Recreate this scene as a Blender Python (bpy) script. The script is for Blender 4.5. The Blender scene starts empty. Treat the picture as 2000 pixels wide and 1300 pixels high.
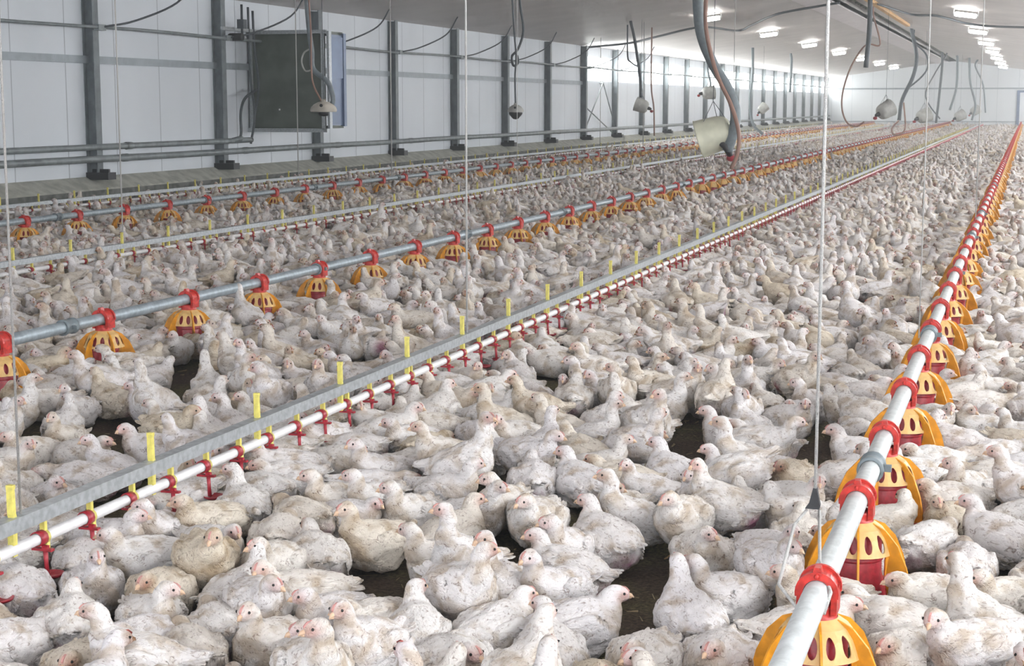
import bpy, bmesh, math, random
import numpy as np
from mathutils import Vector, Matrix, noise
PI = math.pi
R = random.Random(7)
rng = np.random.default_rng(11)
COL = bpy.context.scene.collection
# ------------------------------------------------------------------ camera geometry
F = 3164.0; H = 1.43
PITCH = math.atan(447/F); YAW = math.atan(1010/F*math.cos(PITCH))
FWD = np.array([-math.sin(YAW)*math.cos(PITCH), math.cos(YAW)*math.cos(PITCH), -math.sin(PITCH)])
RGT = np.array([math.cos(YAW), math.sin(YAW), 0.0]); UP = np.cross(RGT, FWD)
CAM = np.array([0, 0, H])
def proj(P):
    d = np.array(P)-CAM; z = d@FWD
    return 1000+F*(d@RGT)/z, 650-F*(d@UP)/z, z
def ray(x, y): return FWD+RGT*(x-1000)/F+UP*(650-y)/F
def at(x, y, z=None, X=None, Y=None):
    r = ray(x, y)
    t = (z-H)/r[2] if z is not None else (X/r[0] if X is not None else Y/r[1])
    return CAM+t*r
# ------------------------------------------------------------------ helpers
def tag(o, label=None, cat=None, group=None, kind=None):
    if label: o['label'] = label
    if cat: o['category'] = cat
    if group: o['group'] = group
    if kind: o['kind'] = kind
    return o
def empty(name, loc, rz=0):
    o = bpy.data.objects.new(name, None); COL.objects.link(o)
    o.location = loc; o.rotation_euler = (0, 0, rz); o.empty_display_size = .05
    return o
def link(name, me, parent=None, loc=None):
    o = bpy.data.objects.new(name, me); COL.objects.link(o)
    if parent: o.parent = parent
    if loc is not None: o.location = loc
    return o
class MB:
    def __init__(s): s.v = []; s.f = []; s.m = []; s.sm = []
    def add(s, vs, fs, m=0, smooth=False):
        n = len(s.v); s.v += [tuple(map(float, v)) for v in vs]
        for f in fs: s.f.append([i+n for i in f]); s.m.append(m); s.sm.append(smooth)
        return s
    def box(s, c, d, m=0, M=None):
        x, y, z = d[0]/2, d[1]/2, d[2]/2
        vs = [(sx*x, sy*y, sz*z) for sz in (-1, 1) for sy in (-1, 1) for sx in (-1, 1)]
        if M is not None: vs = [M @ Vector(v) for v in vs]
        vs = [(v[0]+c[0], v[1]+c[1], v[2]+c[2]) for v in vs]
        return s.add(vs, [(0, 2, 3, 1), (4, 5, 7, 6), (0, 1, 5, 4), (2, 6, 7, 3), (0, 4, 6, 2), (1, 3, 7, 5)], m)
    def b2(s, a, b, m=0):
        return s.box([(a[i]+b[i])/2 for i in range(3)], [abs(b[i]-a[i]) for i in range(3)], m)
    def tube(s, pts, r, n=8, m=0, caps=True, smooth=True):
        pts = [Vector(p) for p in pts]; rs = r if isinstance(r, (list, tuple)) else [r]*len(pts)
        t0 = (pts[1]-pts[0]).normalized()
        u = t0.orthogonal().normalized(); vs = []
        for i, p in enumerate(pts):
            t = (pts[min(i+1, len(pts)-1)]-pts[max(i-1, 0)]).normalized()
            u = (u-t*u.dot(t)).normalized(); w = t.cross(u)
            for k in range(n):
                a = 2*PI*k/n; vs.append(p+(u*math.cos(a)+w*math.sin(a))*rs[i])
        fs = [(i*n+k, i*n+(k+1) % n, (i+1)*n+(k+1) % n, (i+1)*n+k) for i in range(len(pts)-1) for k in range(n)]
        s.add(vs, fs, m, smooth)
        if caps:
            q = len(s.v)-len(vs)
            s.f.append([q+k for k in range(n)][::-1]); s.m.append(m); s.sm.append(False)
            s.f.append([q+(len(pts)-1)*n+k for k in range(n)]); s.m.append(m); s.sm.append(False)
        return s
    def lathe(s, prof, n=24, m=0, M=None, a0=0, a1=2*PI, smooth=True):
        full = abs(a1-a0-2*PI) < 1e-6; k = n if full else n+1; vs = []
        for (r, z) in prof:
            for i in range(k):
                a = a0+(a1-a0)*i/n; vs.append(Vector((r*math.cos(a), r*math.sin(a), z)))
        if M is not None: vs = [M @ v for v in vs]
        fs = []
        for j in range(len(prof)-1):
            for i in range(n):
                i2 = (i+1) % k; fs.append((j*k+i, j*k+i2, (j+1)*k+i2, (j+1)*k+i))
        return s.add(vs, fs, m, smooth)
    def ball(s, c, r, m=0, n=10):
        rr = r if isinstance(r, (list, tuple)) else (r, r, r)
        pr = [(math.sin(PI*i/(n//2+1)), -math.cos(PI*i/(n//2+1))) for i in range(n//2+2)]
        pr[0] = (1e-4, -1); pr[-1] = (1e-4, 1)
        M = Matrix.Translation(Vector(c)) @ Matrix.Diagonal((rr[0], rr[1], rr[2], 1))
        return s.lathe(pr, n, m, M)
    def poly(s, pts, thick, m=0):      # pts in 3D (planar), extruded by the vector thick
        n = len(pts); t = Vector(thick)/2
        a = [Vector(p)-t for p in pts]; b = [Vector(p)+t for p in pts]
        fs = [list(range(n))[::-1], [n+i for i in range(n)]]+[(i, (i+1) % n, n+(i+1) % n, n+i) for i in range(n)]
        return s.add(a+b, fs, m)
    def mesh(s, name, mats):
        me = bpy.data.meshes.new(name); me.from_pydata(s.v, [], s.f)
        for mt in (mats if isinstance(mats, (list, tuple)) else [mats]): me.materials.append(mt)
        me.polygons.foreach_set('material_index', s.m); me.polygons.foreach_set('use_smooth', s.sm)
        me.update(); return me
    def build(s, name, mats, parent=None, loc=None):
        return link(name, s.mesh(name, mats), parent, loc)
def smooth_path(pts, n=6):
    P = [Vector(p) for p in pts]; P = [P[0]*2-P[1]]+P+[P[-1]*2-P[-2]]; out = []
    for i in range(1, len(P)-2):
        a, b, c, d = P[i-1:i+3]
        for k in range(n):
            t = k/n
            out.append(.5*((2*b)+(c-a)*t+(2*a-5*b+4*c-d)*t*t+(3*b-a-3*c+d)*t**3))
    out.append(P[-2]); return out
# ------------------------------------------------------------------ materials
def mat(name, col, rough=.5, metal=0, bump=0, scale=20, var=0, col2=None, spec=.5, coords='Object', emis=None):
    m = bpy.data.materials.new(name); m.use_nodes = True; nt = m.node_tree; N = nt.nodes; L = nt.links
    b = N['Principled BSDF']; b.inputs['Base Color'].default_value = (*col, 1)
    b.inputs['Roughness'].default_value = rough; b.inputs['Metallic'].default_value = metal
    b.inputs['Specular IOR Level'].default_value = spec
    if emis: b.inputs['Emission Color'].default_value = (*emis[0], 1); b.inputs['Emission Strength'].default_value = emis[1]
    if bump or var:
        tc = N.new('ShaderNodeTexCoord'); nz = N.new('ShaderNodeTexNoise'); nz.inputs['Scale'].default_value = scale
        nz.inputs['Detail'].default_value = 5; L.new(tc.outputs[coords], nz.inputs['Vector'])
        if bump:
            bp = N.new('ShaderNodeBump'); bp.inputs['Strength'].default_value = bump; bp.inputs['Distance'].default_value = .01
            L.new(nz.outputs['Fac'], bp.inputs['Height']); L.new(bp.outputs['Normal'], b.inputs['Normal'])
        if var:
            rp = N.new('ShaderNodeValToRGB'); c2 = col2 or tuple(c*(1-var) for c in col)
            rp.color_ramp.elements[0].position = .38; rp.color_ramp.elements[1].position = .62
            rp.color_ramp.elements[0].color = (*c2, 1); rp.color_ramp.elements[1].color = (*col, 1)
            L.new(nz.outputs['Fac'], rp.inputs['Fac']); L.new(rp.outputs['Color'], b.inputs['Base Color'])
    return m
def bird_material():
    m = bpy.data.materials.new('white_feathers_and_skin'); m.use_nodes = True; nt = m.node_tree; N = nt.nodes; L = nt.links
    b = N['Principled BSDF']; b.inputs['Roughness'].default_value = .8; b.inputs['Specular IOR Level'].default_value = .2
    at_ = N.new('ShaderNodeAttribute'); at_.attribute_name = 'Col'
    ar = N.new('ShaderNodeAttribute'); ar.attribute_name = 'rnd'
    oi = N.new('ShaderNodeObjectInfo'); ad = N.new('ShaderNodeMath'); ad.operation = 'ADD'; fr = N.new('ShaderNodeMath'); fr.operation = 'FRACT'
    L.new(ar.outputs['Fac'], ad.inputs[0]); L.new(oi.outputs['Random'], ad.inputs[1]); L.new(ad.outputs[0], fr.inputs[0])
    rp = N.new('ShaderNodeValToRGB'); e = rp.color_ramp.elements
    e[0].position = 0; e[0].color = (.86, .76, .60, 1); e[1].position = 1; e[1].color = (1, .97, .97, 1)
    for p, c in ((.10, (.93, .86, .76)), (.25, (1, .95, .89)), (.5, (1, .97, .94)), (.75, (.97, .93, .91))):
        q = e.new(p); q.color = (*c, 1)
    L.new(fr.outputs[0], rp.inputs['Fac'])
    mx = N.new('ShaderNodeMix'); mx.data_type = 'RGBA'; mx.blend_type = 'MULTIPLY'; mx.inputs[0].default_value = 1
    L.new(at_.outputs['Color'], mx.inputs[6]); L.new(rp.outputs['Color'], mx.inputs[7])
    tc = N.new('ShaderNodeTexCoord')
    mp = N.new('ShaderNodeMapping'); mp.inputs['Scale'].default_value = (.55, 1, 1); L.new(tc.outputs['Object'], mp.inputs['Vector'])
    n1 = N.new('ShaderNodeTexNoise'); n1.inputs['Scale'].default_value = 13; n1.inputs['Detail'].default_value = 4; n1.inputs['Distortion'].default_value = .6
    vo = N.new('ShaderNodeTexNoise'); vo.inputs['Scale'].default_value = 80; vo.inputs['Detail'].default_value = 4; vo.inputs['Roughness'].default_value = .65; vo.inputs['Distortion'].default_value = 1.6
    L.new(tc.outputs['Object'], n1.inputs['Vector']); L.new(mp.outputs[0], vo.inputs['Vector'])
    r2 = N.new('ShaderNodeValToRGB'); r2.color_ramp.elements[0].position = .36; r2.color_ramp.elements[0].color = (.60, .50, .38, 1)
    r2.color_ramp.elements[1].position = .52; r2.color_ramp.elements[1].color = (1, 1, 1, 1); L.new(n1.outputs['Fac'], r2.inputs['Fac'])
    r3 = N.new('ShaderNodeValToRGB'); r3.color_ramp.elements[0].position = .32; r3.color_ramp.elements[0].color = (.42, .34, .31, 1)
    r3.color_ramp.elements[1].position = .45; r3.color_ramp.elements[1].color = (1, 1, 1, 1); L.new(vo.outputs['Fac'], r3.inputs['Fac'])
    m2 = N.new('ShaderNodeMix'); m2.data_type = 'RGBA'; m2.blend_type = 'MULTIPLY'; m2.inputs[0].default_value = .8
    L.new(mx.outputs[2], m2.inputs[6]); L.new(r2.outputs['Color'], m2.inputs[7])
    m3 = N.new('ShaderNodeMix'); m3.data_type = 'RGBA'; m3.blend_type = 'MULTIPLY'; m3.inputs[0].default_value = .85
    L.new(m2.outputs[2], m3.inputs[6]); L.new(r3.outputs['Color'], m3.inputs[7])
    L.new(m3.outputs[2], b.inputs['Base Color'])
    bp = N.new('ShaderNodeBump'); bp.inputs['Strength'].default_value = .8; bp.inputs['Distance'].default_value = .011
    L.new(vo.outputs['Fac'], bp.inputs['Height']); L.new(bp.outputs['Normal'], b.inputs['Normal'])
    return m
# ------------------------------------------------------------------ the chicken: implicit surface -> mesh
def smin(a, b, k):
    h = np.clip(.5+.5*(b-a)/k, 0, 1); return b*(1-h)+a*h-k*h*(1-h)
def sd_ell(P, c, r, ax=None):
    q = P-np.array(c)
    if ax is not None: q = q@ax
    r = np.array(r); k0 = np.linalg.norm(q/r, axis=1); k1 = np.linalg.norm(q/(r*r), axis=1)+1e-9
    return k0*(k0-1)/k1
def sd_cone(P, a, b, ra, rb, fl=1.0):
    a = np.array(a, float); b = np.array(b, float); d = b-a
    t = np.clip(((P-a)@d)/(d@d), 0, 1); q = P-(a+t[:, None]*d)
    q = q*np.array([1, 1, fl])
    return np.linalg.norm(q, axis=1)-(ra+(rb-ra)*t)
def roty(a):     # columns = local axes, positive a lifts +x
    c, s = math.cos(a), math.sin(a)
    return np.array([[c, 0, -s], [0, 1, 0], [s, 0, c]])
def bird_parts(ps):
    zb, pit = ps['zb'], ps['pit']; A = roty(pit)
    T = lambda x, y, z: (A@np.array([x, y, z])+np.array([0, 0, zb]))
    hd = np.array(ps['head']); base = T(.07, 0, .018)
    yw, hp = ps['yaw'], ps['hp']
    hdir = np.array([math.cos(yw)*math.cos(hp), math.sin(yw)*math.cos(hp), math.sin(hp)])
    bk = hd-hdir*.012
    up = np.array([0, 0, 1.])
    m1 = base*.62+bk*.38+np.array([.012, 0, -.004]); m2 = base*.25+bk*.75+np.array([.004, 0, .006])-hdir*.004
    if 'mid' in ps: m1 = np.array(ps['mid'])
    side = np.cross(up, hdir); side /= np.linalg.norm(side); upp = np.cross(hdir, side)
    HA = np.stack([hdir, side, upp], 1)
    return dict(A=A, T=T, hd=hd, hdir=hdir, HA=HA, base=base, m1=m1, m2=m2, bk=bk)
def bird_sdf(P, ps):
    g = bird_parts(ps); T, A = g['T'], g['A']; fat = ps.get('fat', 1)*1.06
    d = sd_ell(P, T(0, 0, 0), (.105*fat, .078*fat, .068*fat), A)
    d = smin(d, sd_ell(P, T(.05, 0, -.006), (.062, .066*fat, .062), A), .03)
    d = smin(d, sd_ell(P, T(-.062, 0, -.008), (.062, .062*fat, .055), A), .03)
    d = smin(d, sd_cone(P, T(-.095, 0, .018), T(-.155, 0, .045+ps.get('tl', 0)), .034, .012, 1.0), .025)
    d = smin(d, sd_cone(P, T(.045, 0, .008), g['m1'], .056, .031), .035)
    d = smin(d, sd_cone(P, g['m1'], g['m2'], .031, .0215), .02)
    d = smin(d, sd_cone(P, g['m2'], g['bk'], .0215, .0205), .015)
    d = smin(d, sd_ell(P, g['hd'], (.027, .0195, .021), g['HA']), .008)
    d = smin(d, sd_ell(P, g['hd']+g['HA']@np.array([.014, 0, -.005]), (.016, .0125, .0125), g['HA']), .008)
    wd = ps.get('wd', 0)
    for s in (-1, 1):
        wa = roty(ps['pit']+.18+wd)
        rz = s*.10; W = np.array([[math.cos(rz), -math.sin(rz), 0], [math.sin(rz), math.cos(rz), 0], [0, 0, 1]])@wa
        d = smin(d, sd_ell(P, T(-.018, s*.064*fat, .010-.25*wd*.05), (.082, .021, .044), W), .007)
        if ps['zb'] > .12:
            d = smin(d, sd_cone(P, T(-.01, s*.038, -.03), (.000, s*.038, .062), .040, .016), .02)
        else:
            d = smin(d, sd_ell(P, T(.0, s*.052, -.045), (.055, .028, .03), A), .015)
    return d
WHITE = np.array([.83, .82, .82])
def bird_mesh(i, ps, mat_, vox=.0062):
    g = bird_parts(ps); T, A, HA, hd = g['T'], g['A'], g['HA'], g['hd']
    bm = bmesh.new()
    def ell(c, r, ax=None):
        M = Matrix.Identity(4)
        if ax is not None:
            for a in range(3):
                for b in range(3): M[a][b] = ax[a][b]
        bmesh.ops.create_icosphere(bm, subdivisions=3, radius=1, matrix=Matrix.Translation(Vector([float(t) for t in c])) @ M @ Matrix.Diagonal((r[0], r[1], r[2], 1)))
    ell(T(0, 0, 0), (.105, .08, .068), A); ell(T(.05, 0, -.006), (.06, .064, .06), A); ell(T(-.062, 0, -.008), (.06, .06, .055), A)
    def chain(a, b, ra, rb, n=7):
        a = np.array(a); b = np.array(b)
        for t in np.linspace(0, 1, n): ell(a+(b-a)*t, [ra+(rb-ra)*t]*3)
    chain(T(-.095, 0, .018), T(-.155, 0, .045+ps.get('tl', 0)), .034, .012)
    chain(T(.045, 0, .008), g['m1'], .052, .030); chain(g['m1'], g['m2'], .030, .021); chain(g['m2'], g['bk'], .021, .020, 4); ell(hd, (.028, .02, .022), HA)
    for s in (-1, 1):
        ell(T(-.018, s*.064, .010), (.075, .022, .042), roty(ps['pit']+.18))
        if ps['zb'] > .12: chain(T(-.01, s*.038, -.03), (0, s*.038, .062), .038, .016, 6)
        else: ell(T(0, s*.052, -.045), (.05, .027, .028), A)
    me = bpy.data.meshes.new('src'); bm.to_mesh(me); bm.free()
    o = bpy.data.objects.new('src', me); COL.objects.link(o)
    md = o.modifiers.new('r', 'REMESH'); md.mode = 'VOXEL'; md.voxel_size = vox
    dg = bpy.context.evaluated_depsgraph_get(); dg.update(); ev = o.evaluated_get(dg).to_mesh()
    V = np.empty(len(ev.vertices)*3); ev.vertices.foreach_get('co', V); V = V.reshape(-1, 3)
    Fq = [tuple(p.vertices) for p in ev.polygons]
    o.evaluated_get(dg).to_mesh_clear(); bpy.data.objects.remove(o); bpy.data.meshes.remove(me)
    for _ in range(6):
        d = bird_sdf(V, ps); e = 1e-4; G = np.zeros_like(V)
        for k in range(3):
            D = np.zeros(3); D[k] = e; G[:, k] = (bird_sdf(V+D, ps)-bird_sdf(V-D, ps))/(2*e)
        n = np.linalg.norm(G, axis=1)[:, None]+1e-6
        V = V-G/n*np.clip(d[:, None]/np.maximum(n, .5), -.006, .006)
    V[:, 2] = np.maximum(V[:, 2], .004)
    Nn = G/n
    # feather relief, real displacement
    dh = np.linalg.norm(V-hd, axis=1)
    for j in range(len(V)):
        p = V[j]; q = Vector((p[0]*26+i*9, p[1]*46, p[2]*46))
        a = noise.noise(q)*.0052+noise.noise(q*2.3)*.0030
        q2 = Vector((p[0]*9+i*5, p[1]*9, p[2]*9)); a += noise.noise(q2)*.006
        w = min(1, max(.12, (dh[j]-.02)/.06)); V[j] += Nn[j]*a*w
    # colours of the bird itself
    C = np.tile(WHITE, (len(V), 1))
    L = (V-hd)@HA     # head frame
    face = np.exp(-(((L[:, 0]-.016)/.022)**2+((L[:, 2]+.002)/.019)**2))*(dh < .05)
    pk = R.uniform(.4, .85)
    C = C*(1-(face*pk)[:, None])+np.array([.60, .33, .29])*(face*pk)[:, None]
    B = (V-np.array([0, 0, ps['zb']]))@A      # body frame
    bare = ps.get('bare', .55)
    if bare:
        f = np.exp(-(((B[:, 0]+.108)/.042)**2+(B[:, 1]/.036)**2+((B[:, 2]+.026)/.036)**2))*bare
        nn = np.array([noise.noise(Vector((p[0]*60, p[1]*60, p[2]*60+i))) for p in V]); f = np.clip(f*1.5+nn*.4*(f > .1), 0, 1)
        C = C*(1-f[:, None])+np.array([.40, .17, .25])*f[:, None]
    sb = ps.get('sb', 0)
    if sb:
        f = np.exp(-(((B[:, 0]+.065)/.03)**2+((B[:, 1]-.07*sb)/.03)**2+((B[:, 2]+.028)/.022)**2))
        nn = np.array([noise.noise(Vector((p[0]*60, p[1]*60, p[2]*60+i))) for p in V]); f = np.clip(f*1.3+nn*.4*(f > .1), 0, 1)
        C = C*(1-f[:, None])+np.array([.50, .22, .25])*f[:, None]
    V = [list(v) for v in V]; Fq = list(Fq); C = [list(c) for c in C]; sm = [True]*len(Fq)
    def extra(mb, col):
        n0 = len(V); V.extend([list(v) for v in mb.v]); C.extend([list(col)]*len(mb.v))
        for f, s_ in zip(mb.f, mb.sm): Fq.append(tuple(k+n0 for k in f)); sm.append(s_)
    # loose feathers at the tail and the wing tips
    mb = MB(); rr = random.Random(i)
    for k in range(9):
        y = (k-4)*.006; a = T(-.105, y*1.6, .028+rr.uniform(-.006, .006)); b = T(-.150-rr.uniform(0, .014), y*1.7, .042+ps.get('tl', 0)+rr.uniform(-.010, .006))
        mb_leaf(mb, a, b, .011, A[:, 2])
    for s in (-1, 1):
        for k in range(4):
            a = T(-.065, s*(.072-.003*k), .012-.011*k); b = T(-.122+.008*k, s*(.056+.004*k), .012-.013*k)
            mb_leaf(mb, a, b, .010, np.array([0, s*1., .3]))
    extra(mb, WHITE*.98)
    if ps['zb'] > .12:
        lg = MB()
        for s in (-1, 1):
            fx = ps.get('step', 0)*s*.022
            kn = (0, s*.038, .075); an = (fx-.006, s*.038, .014)
            lg.tube([kn, ((kn[0]+an[0])/2-.004, s*.038, .045), an], [.010, .0062, .0066], 7)
            for ang in (-.45, 0, .45): lg.tube([an, (an[0]+.020*math.cos(ang), an[1]+.020*math.sin(ang), .010), (an[0]+.043*math.cos(ang), an[1]+.043*math.sin(ang), .005)], [.0055, .0045, .0022], 6)
            lg.tube([an, (an[0]-.02, an[1], .005)], [.005, .002], 6)
        extra(lg, (.50, .33, .17))
    # the head pieces
    hw = lambda x, y, z: tuple(hd+HA@np.array([x, y, z]))
    bk = MB(); bk.tube([hw(.023, 0, -.002), hw(.034, 0, -.003), hw(.042, 0, -.008)], [.0078, .0052, .0012], 8)
    bk.tube([hw(.024, 0, -.009), hw(.036, 0, -.0095)], [.0055, .0012], 6)
    eyes = []
    for s in (-1, 1):
        q = MB(); q.ball(hw(.0125, s*.0170, .0045), .0037, n=8); eyes.append(q)
    cb = MB(); pts = [(.027, .004), (.0285, .010), (.023, .0155), (.018, .0190), (.013, .0190), (.008, .0205), (.005, .015)]
    cb.poly([hw(x, 0, z) for x, z in pts], Vector(HA[:, 1])*.005)
    return V, Fq, C, sm, bk, cb, eyes
def mb_leaf(mb, a, b, w, n):
    a = Vector([float(x) for x in a]); b = Vector([float(x) for x in b]); n = Vector([float(x) for x in n]); d = b-a; s = d.cross(n).normalized()*w
    n = n.normalized()*.0018
    m = a+d*.6
    o = [a-s*.6, m-s, b-s*.25, b+s*.25, m+s, a+s*.6]
    mb.add([p+n for p in o]+[p-n for p in o], [(0, 1, 2, 3, 4, 5), (11, 10, 9, 8, 7, 6)]+[(k, 6+k, 6+(k+1) % 6, (k+1) % 6) for k in range(6)])
S_, U_ = .088, .155
POSES = [   # zb, pitch, head, yaw, head pitch
    dict(zb=U_, pit=.15, head=(.125, 0, .285), yaw=0, hp=-.1, step=.6, sb=-1),
    dict(zb=S_, pit=.10, head=(.125, 0, .215), yaw=0, hp=-.1),
    dict(zb=S_, pit=.08, head=(.118, .018, .205), yaw=1.1, hp=-.15, sb=1),
    dict(zb=S_, pit=.05, head=(.128, 0, .165), yaw=.3, hp=-.1, fat=1.05),
    dict(zb=U_, pit=.30, head=(.100, 0, .330), yaw=.5, hp=.05, bare=1, step=.3),
    dict(zb=U_, pit=.12, head=(.112, .015, .285), yaw=1.5, hp=-.1, bare=.9),
    dict(zb=S_, pit=-.05, head=(.175, .01, .120), yaw=.2, hp=-.35),
    dict(zb=U_-.02, pit=.05, head=(.150, .0, .235), yaw=-.5, hp=-.2, step=1, bare=.5),
    dict(zb=S_, pit=.12, head=(.085, .045, .195), yaw=2.3, hp=-.3, mid=(.105, .012, .15)),
    dict(zb=S_+.01, pit=.25, head=(.105, 0, .255), yaw=-.25, hp=0, bare=.6),
    dict(zb=U_, pit=-.28, head=(.19, .0, .065), yaw=.1, hp=-.9, step=.5, bare=.8, mid=(.135, 0, .12)),
    dict(zb=S_, pit=.06, head=(.130, -.005, .190), yaw=.7, hp=-.1, fat=1.08, tl=-.01),
]
def arr_mesh(name, V, Fq, C, sm, mat_, rnd=None):
    me = bpy.data.meshes.new(name); me.from_pydata([tuple(v) for v in V], [], [list(f) for f in Fq])
    me.materials.append(mat_); me.polygons.foreach_set('use_smooth', sm)
    ca = me.attributes.new('Col', 'FLOAT_COLOR', 'POINT'); c4 = np.ones((len(V), 4)); c4[:, :3] = C; ca.data.foreach_set('color', c4.ravel())
    me.update(); return me
def decimated(me, ratio):
    o = bpy.data.objects.new('src', me); COL.objects.link(o); md = o.modifiers.new('d', 'DECIMATE'); md.ratio = ratio
    dg = bpy.context.evaluated_depsgraph_get(); dg.update(); ev = o.evaluated_get(dg).to_mesh()
    n = len(ev.vertices); V = np.empty(n*3); ev.vertices.foreach_get('co', V)
    C = np.empty(n*4); ev.attributes['Col'].data.foreach_get('color', C)
    ev.calc_loop_triangles(); Tn = len(ev.loop_triangles); T = np.empty(Tn*3, dtype=np.int32); ev.loop_triangles.foreach_get('vertices', T)
    o.evaluated_get(dg).to_mesh_clear(); bpy.data.objects.remove(o)
    return V.reshape(-1, 3), T.reshape(-1, 3), C.reshape(-1, 4)
# ================================================================== materials
M_bird = bird_material()
M_eye = mat('eye_black', (.01, .009, .008), .15)
M_beak = mat('beak_horn', (.66, .45, .30), .4)
M_comb = mat('comb_red', (.55, .27, .24), .6)
M_galv = mat('galvanised_steel', (.50, .53, .55), .42, .55, .15, 40, .25)
M_pvc = mat('white_pvc', (.82, .80, .80), .35, 0, .05, 30, .12)
M_red = mat('red_plastic', (.62, .035, .025), .35, 0, .1, 60, .35)
M_redd = mat('dark_red_plastic', (.42, .02, .035), .35, 0, .1, 60, .3)
M_yel = mat('amber_plastic', (.80, .33, .015), .4, 0, .1, 30, .25)
M_cap = mat('faded_amber_plastic', (.78, .50, .19), .45, 0, .1, 30, .2)
M_hang = mat('yellow_plastic', (.78, .68, .16), .4, 0, .1, 60, .2)
M_tubeR = mat('dusty_feed_tube', (.62, .65, .65), .45, .15, .1, 30, .2)
M_tubeL = mat('blue_grey_feed_tube', (.36, .42, .46), .42, .3, .1, 30, .25)
M_ropeg = mat('grey_rope', (.42, .40, .38), .8, 0, .5, 300, .2)
M_rope = mat('pale_rope', (.60, .59, .57), .8, 0, .5, 300, .2)
M_hose = mat('grey_rubber', (.21, .25, .27), .5, 0, .1, 20, .2)
M_hosed = mat('dark_rubber', (.09, .105, .12), .5, 0, .1, 20, .2)
M_brn = mat('brown_hose', (.30, .17, .13), .5)
M_col = mat('painted_column_steel', (.235, .265, .28), .55, .1, .1, 8, .25)
M_pipe = mat('wall_pipe_paint', (.30, .335, .345), .45, .2, .1, 8, .3)
M_girt = mat('girt_steel', (.36, .40, .43), .5, .3, 0, 8, .15)
M_box = mat('olive_grey_sheet', (.13, .15, .13), .5, .1, .05, 3, .3)
M_blue = mat('blue_grey_sheet', (.15, .20, .31), .4, .3, .05, 5, .15)
M_dark = mat('dark_metal', (.04, .042, .045), .5, .3)
M_cream = mat('cream_enamel', (.70, .70, .55), .45, 0, .05, 10, .12)
M_dome = mat('beige_enamel', (.56, .52, .45), .5, 0, .05, 10, .15)
M_greyen = mat('dusty_grey_enamel', (.52, .52, .49), .5, 0, .05, 10, .2)
M_lamp = mat('lamp_diffuser', (1, 1, 1), .5, emis=((1, .98, .94), 60))
M_lbody = mat('lamp_housing', (.8, .8, .8), .5)
M_fillr = mat('right_fill_light_pane', (1, 1, 1), .4, emis=((.95, .98, 1), 12))  # glow for the unseen right-wall windows, added to brighten the left wall
M_fillf = mat('front_fill_light_pane', (1, 1, 1), .4, emis=((.86, .91, 1), 6.0))  # cool glow for the invented windows behind the camera, lights the nearest birds
M_panel = mat('left_daylight_pane', (1, 1, 1), .4, emis=((.96, 1, .99), 17))
M_wood = mat('orange_timber', (.72, .42, .16), .7, 0, .3, 9, .3)
def wall_mat(name, base, seam, axis, step, dirt):
    m = mat(name, base, .55, 0, 0, 1); nt = m.node_tree; N = nt.nodes; L = nt.links; b = N['Principled BSDF']
    tc = N.new('ShaderNodeTexCoord'); sp = N.new('ShaderNodeSeparateXYZ'); L.new(tc.outputs['Object'], sp.inputs[0])
    q = N.new('ShaderNodeMath'); q.operation = 'DIVIDE'; q.inputs[1].default_value = step; L.new(sp.outputs[axis], q.inputs[0])
    fr = N.new('ShaderNodeMath'); fr.operation = 'FRACT'; L.new(q.outputs[0], fr.inputs[0])
    cp = N.new('ShaderNodeMath'); cp.operation = 'COMPARE'; cp.inputs[1].default_value = .5; cp.inputs[2].default_value = .011/step; L.new(fr.outputs[0], cp.inputs[0])
    nz = N.new('ShaderNodeTexNoise'); nz.inputs['Scale'].default_value = .9; nz.inputs['Detail'].default_value = 6
    mp = N.new('ShaderNodeMapping'); mp.inputs['Scale'].default_value = (1, 1, .35); L.new(tc.outputs['Object'], mp.inputs[0]); L.new(mp.outputs[0], nz.inputs['Vector'])
    rp = N.new('ShaderNodeValToRGB'); rp.color_ramp.elements[0].position = .35; rp.color_ramp.elements[1].position = .65
    rp.color_ramp.elements[0].color = (*[c*(1-dirt) for c in base], 1); rp.color_ramp.elements[1].color = (*base, 1); L.new(nz.outputs['Fac'], rp.inputs['Fac'])
    mx = N.new('ShaderNodeMix'); mx.data_type = 'RGBA'; L.new(cp.outputs[0], mx.inputs[0]); L.new(rp.outputs['Color'], mx.inputs[6]); mx.inputs[7].default_value = (*seam, 1)
    L.new(mx.outputs[2], b.inputs['Base Color']); return m
M_wall = wall_mat('white_sandwich_panels', (.79, .83, .88), (.45, .48, .52), 1, 1.213, .08)
M_wfar = wall_mat('far_wall_panels', (.78, .80, .82), (.55, .58, .6), 0, 1.25, .06)
M_ceil = wall_mat('ceiling_sheet', (.66, .62, .60), (.60, .565, .545), 1, 1.0, .12)
M_plinth = mat('concrete', (.50, .50, .44), .9, 0, .4, 6, .3)
M_plinthd = mat('soiled_concrete', (.20, .205, .19), .95, 0, .5, 9, .45)
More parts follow.
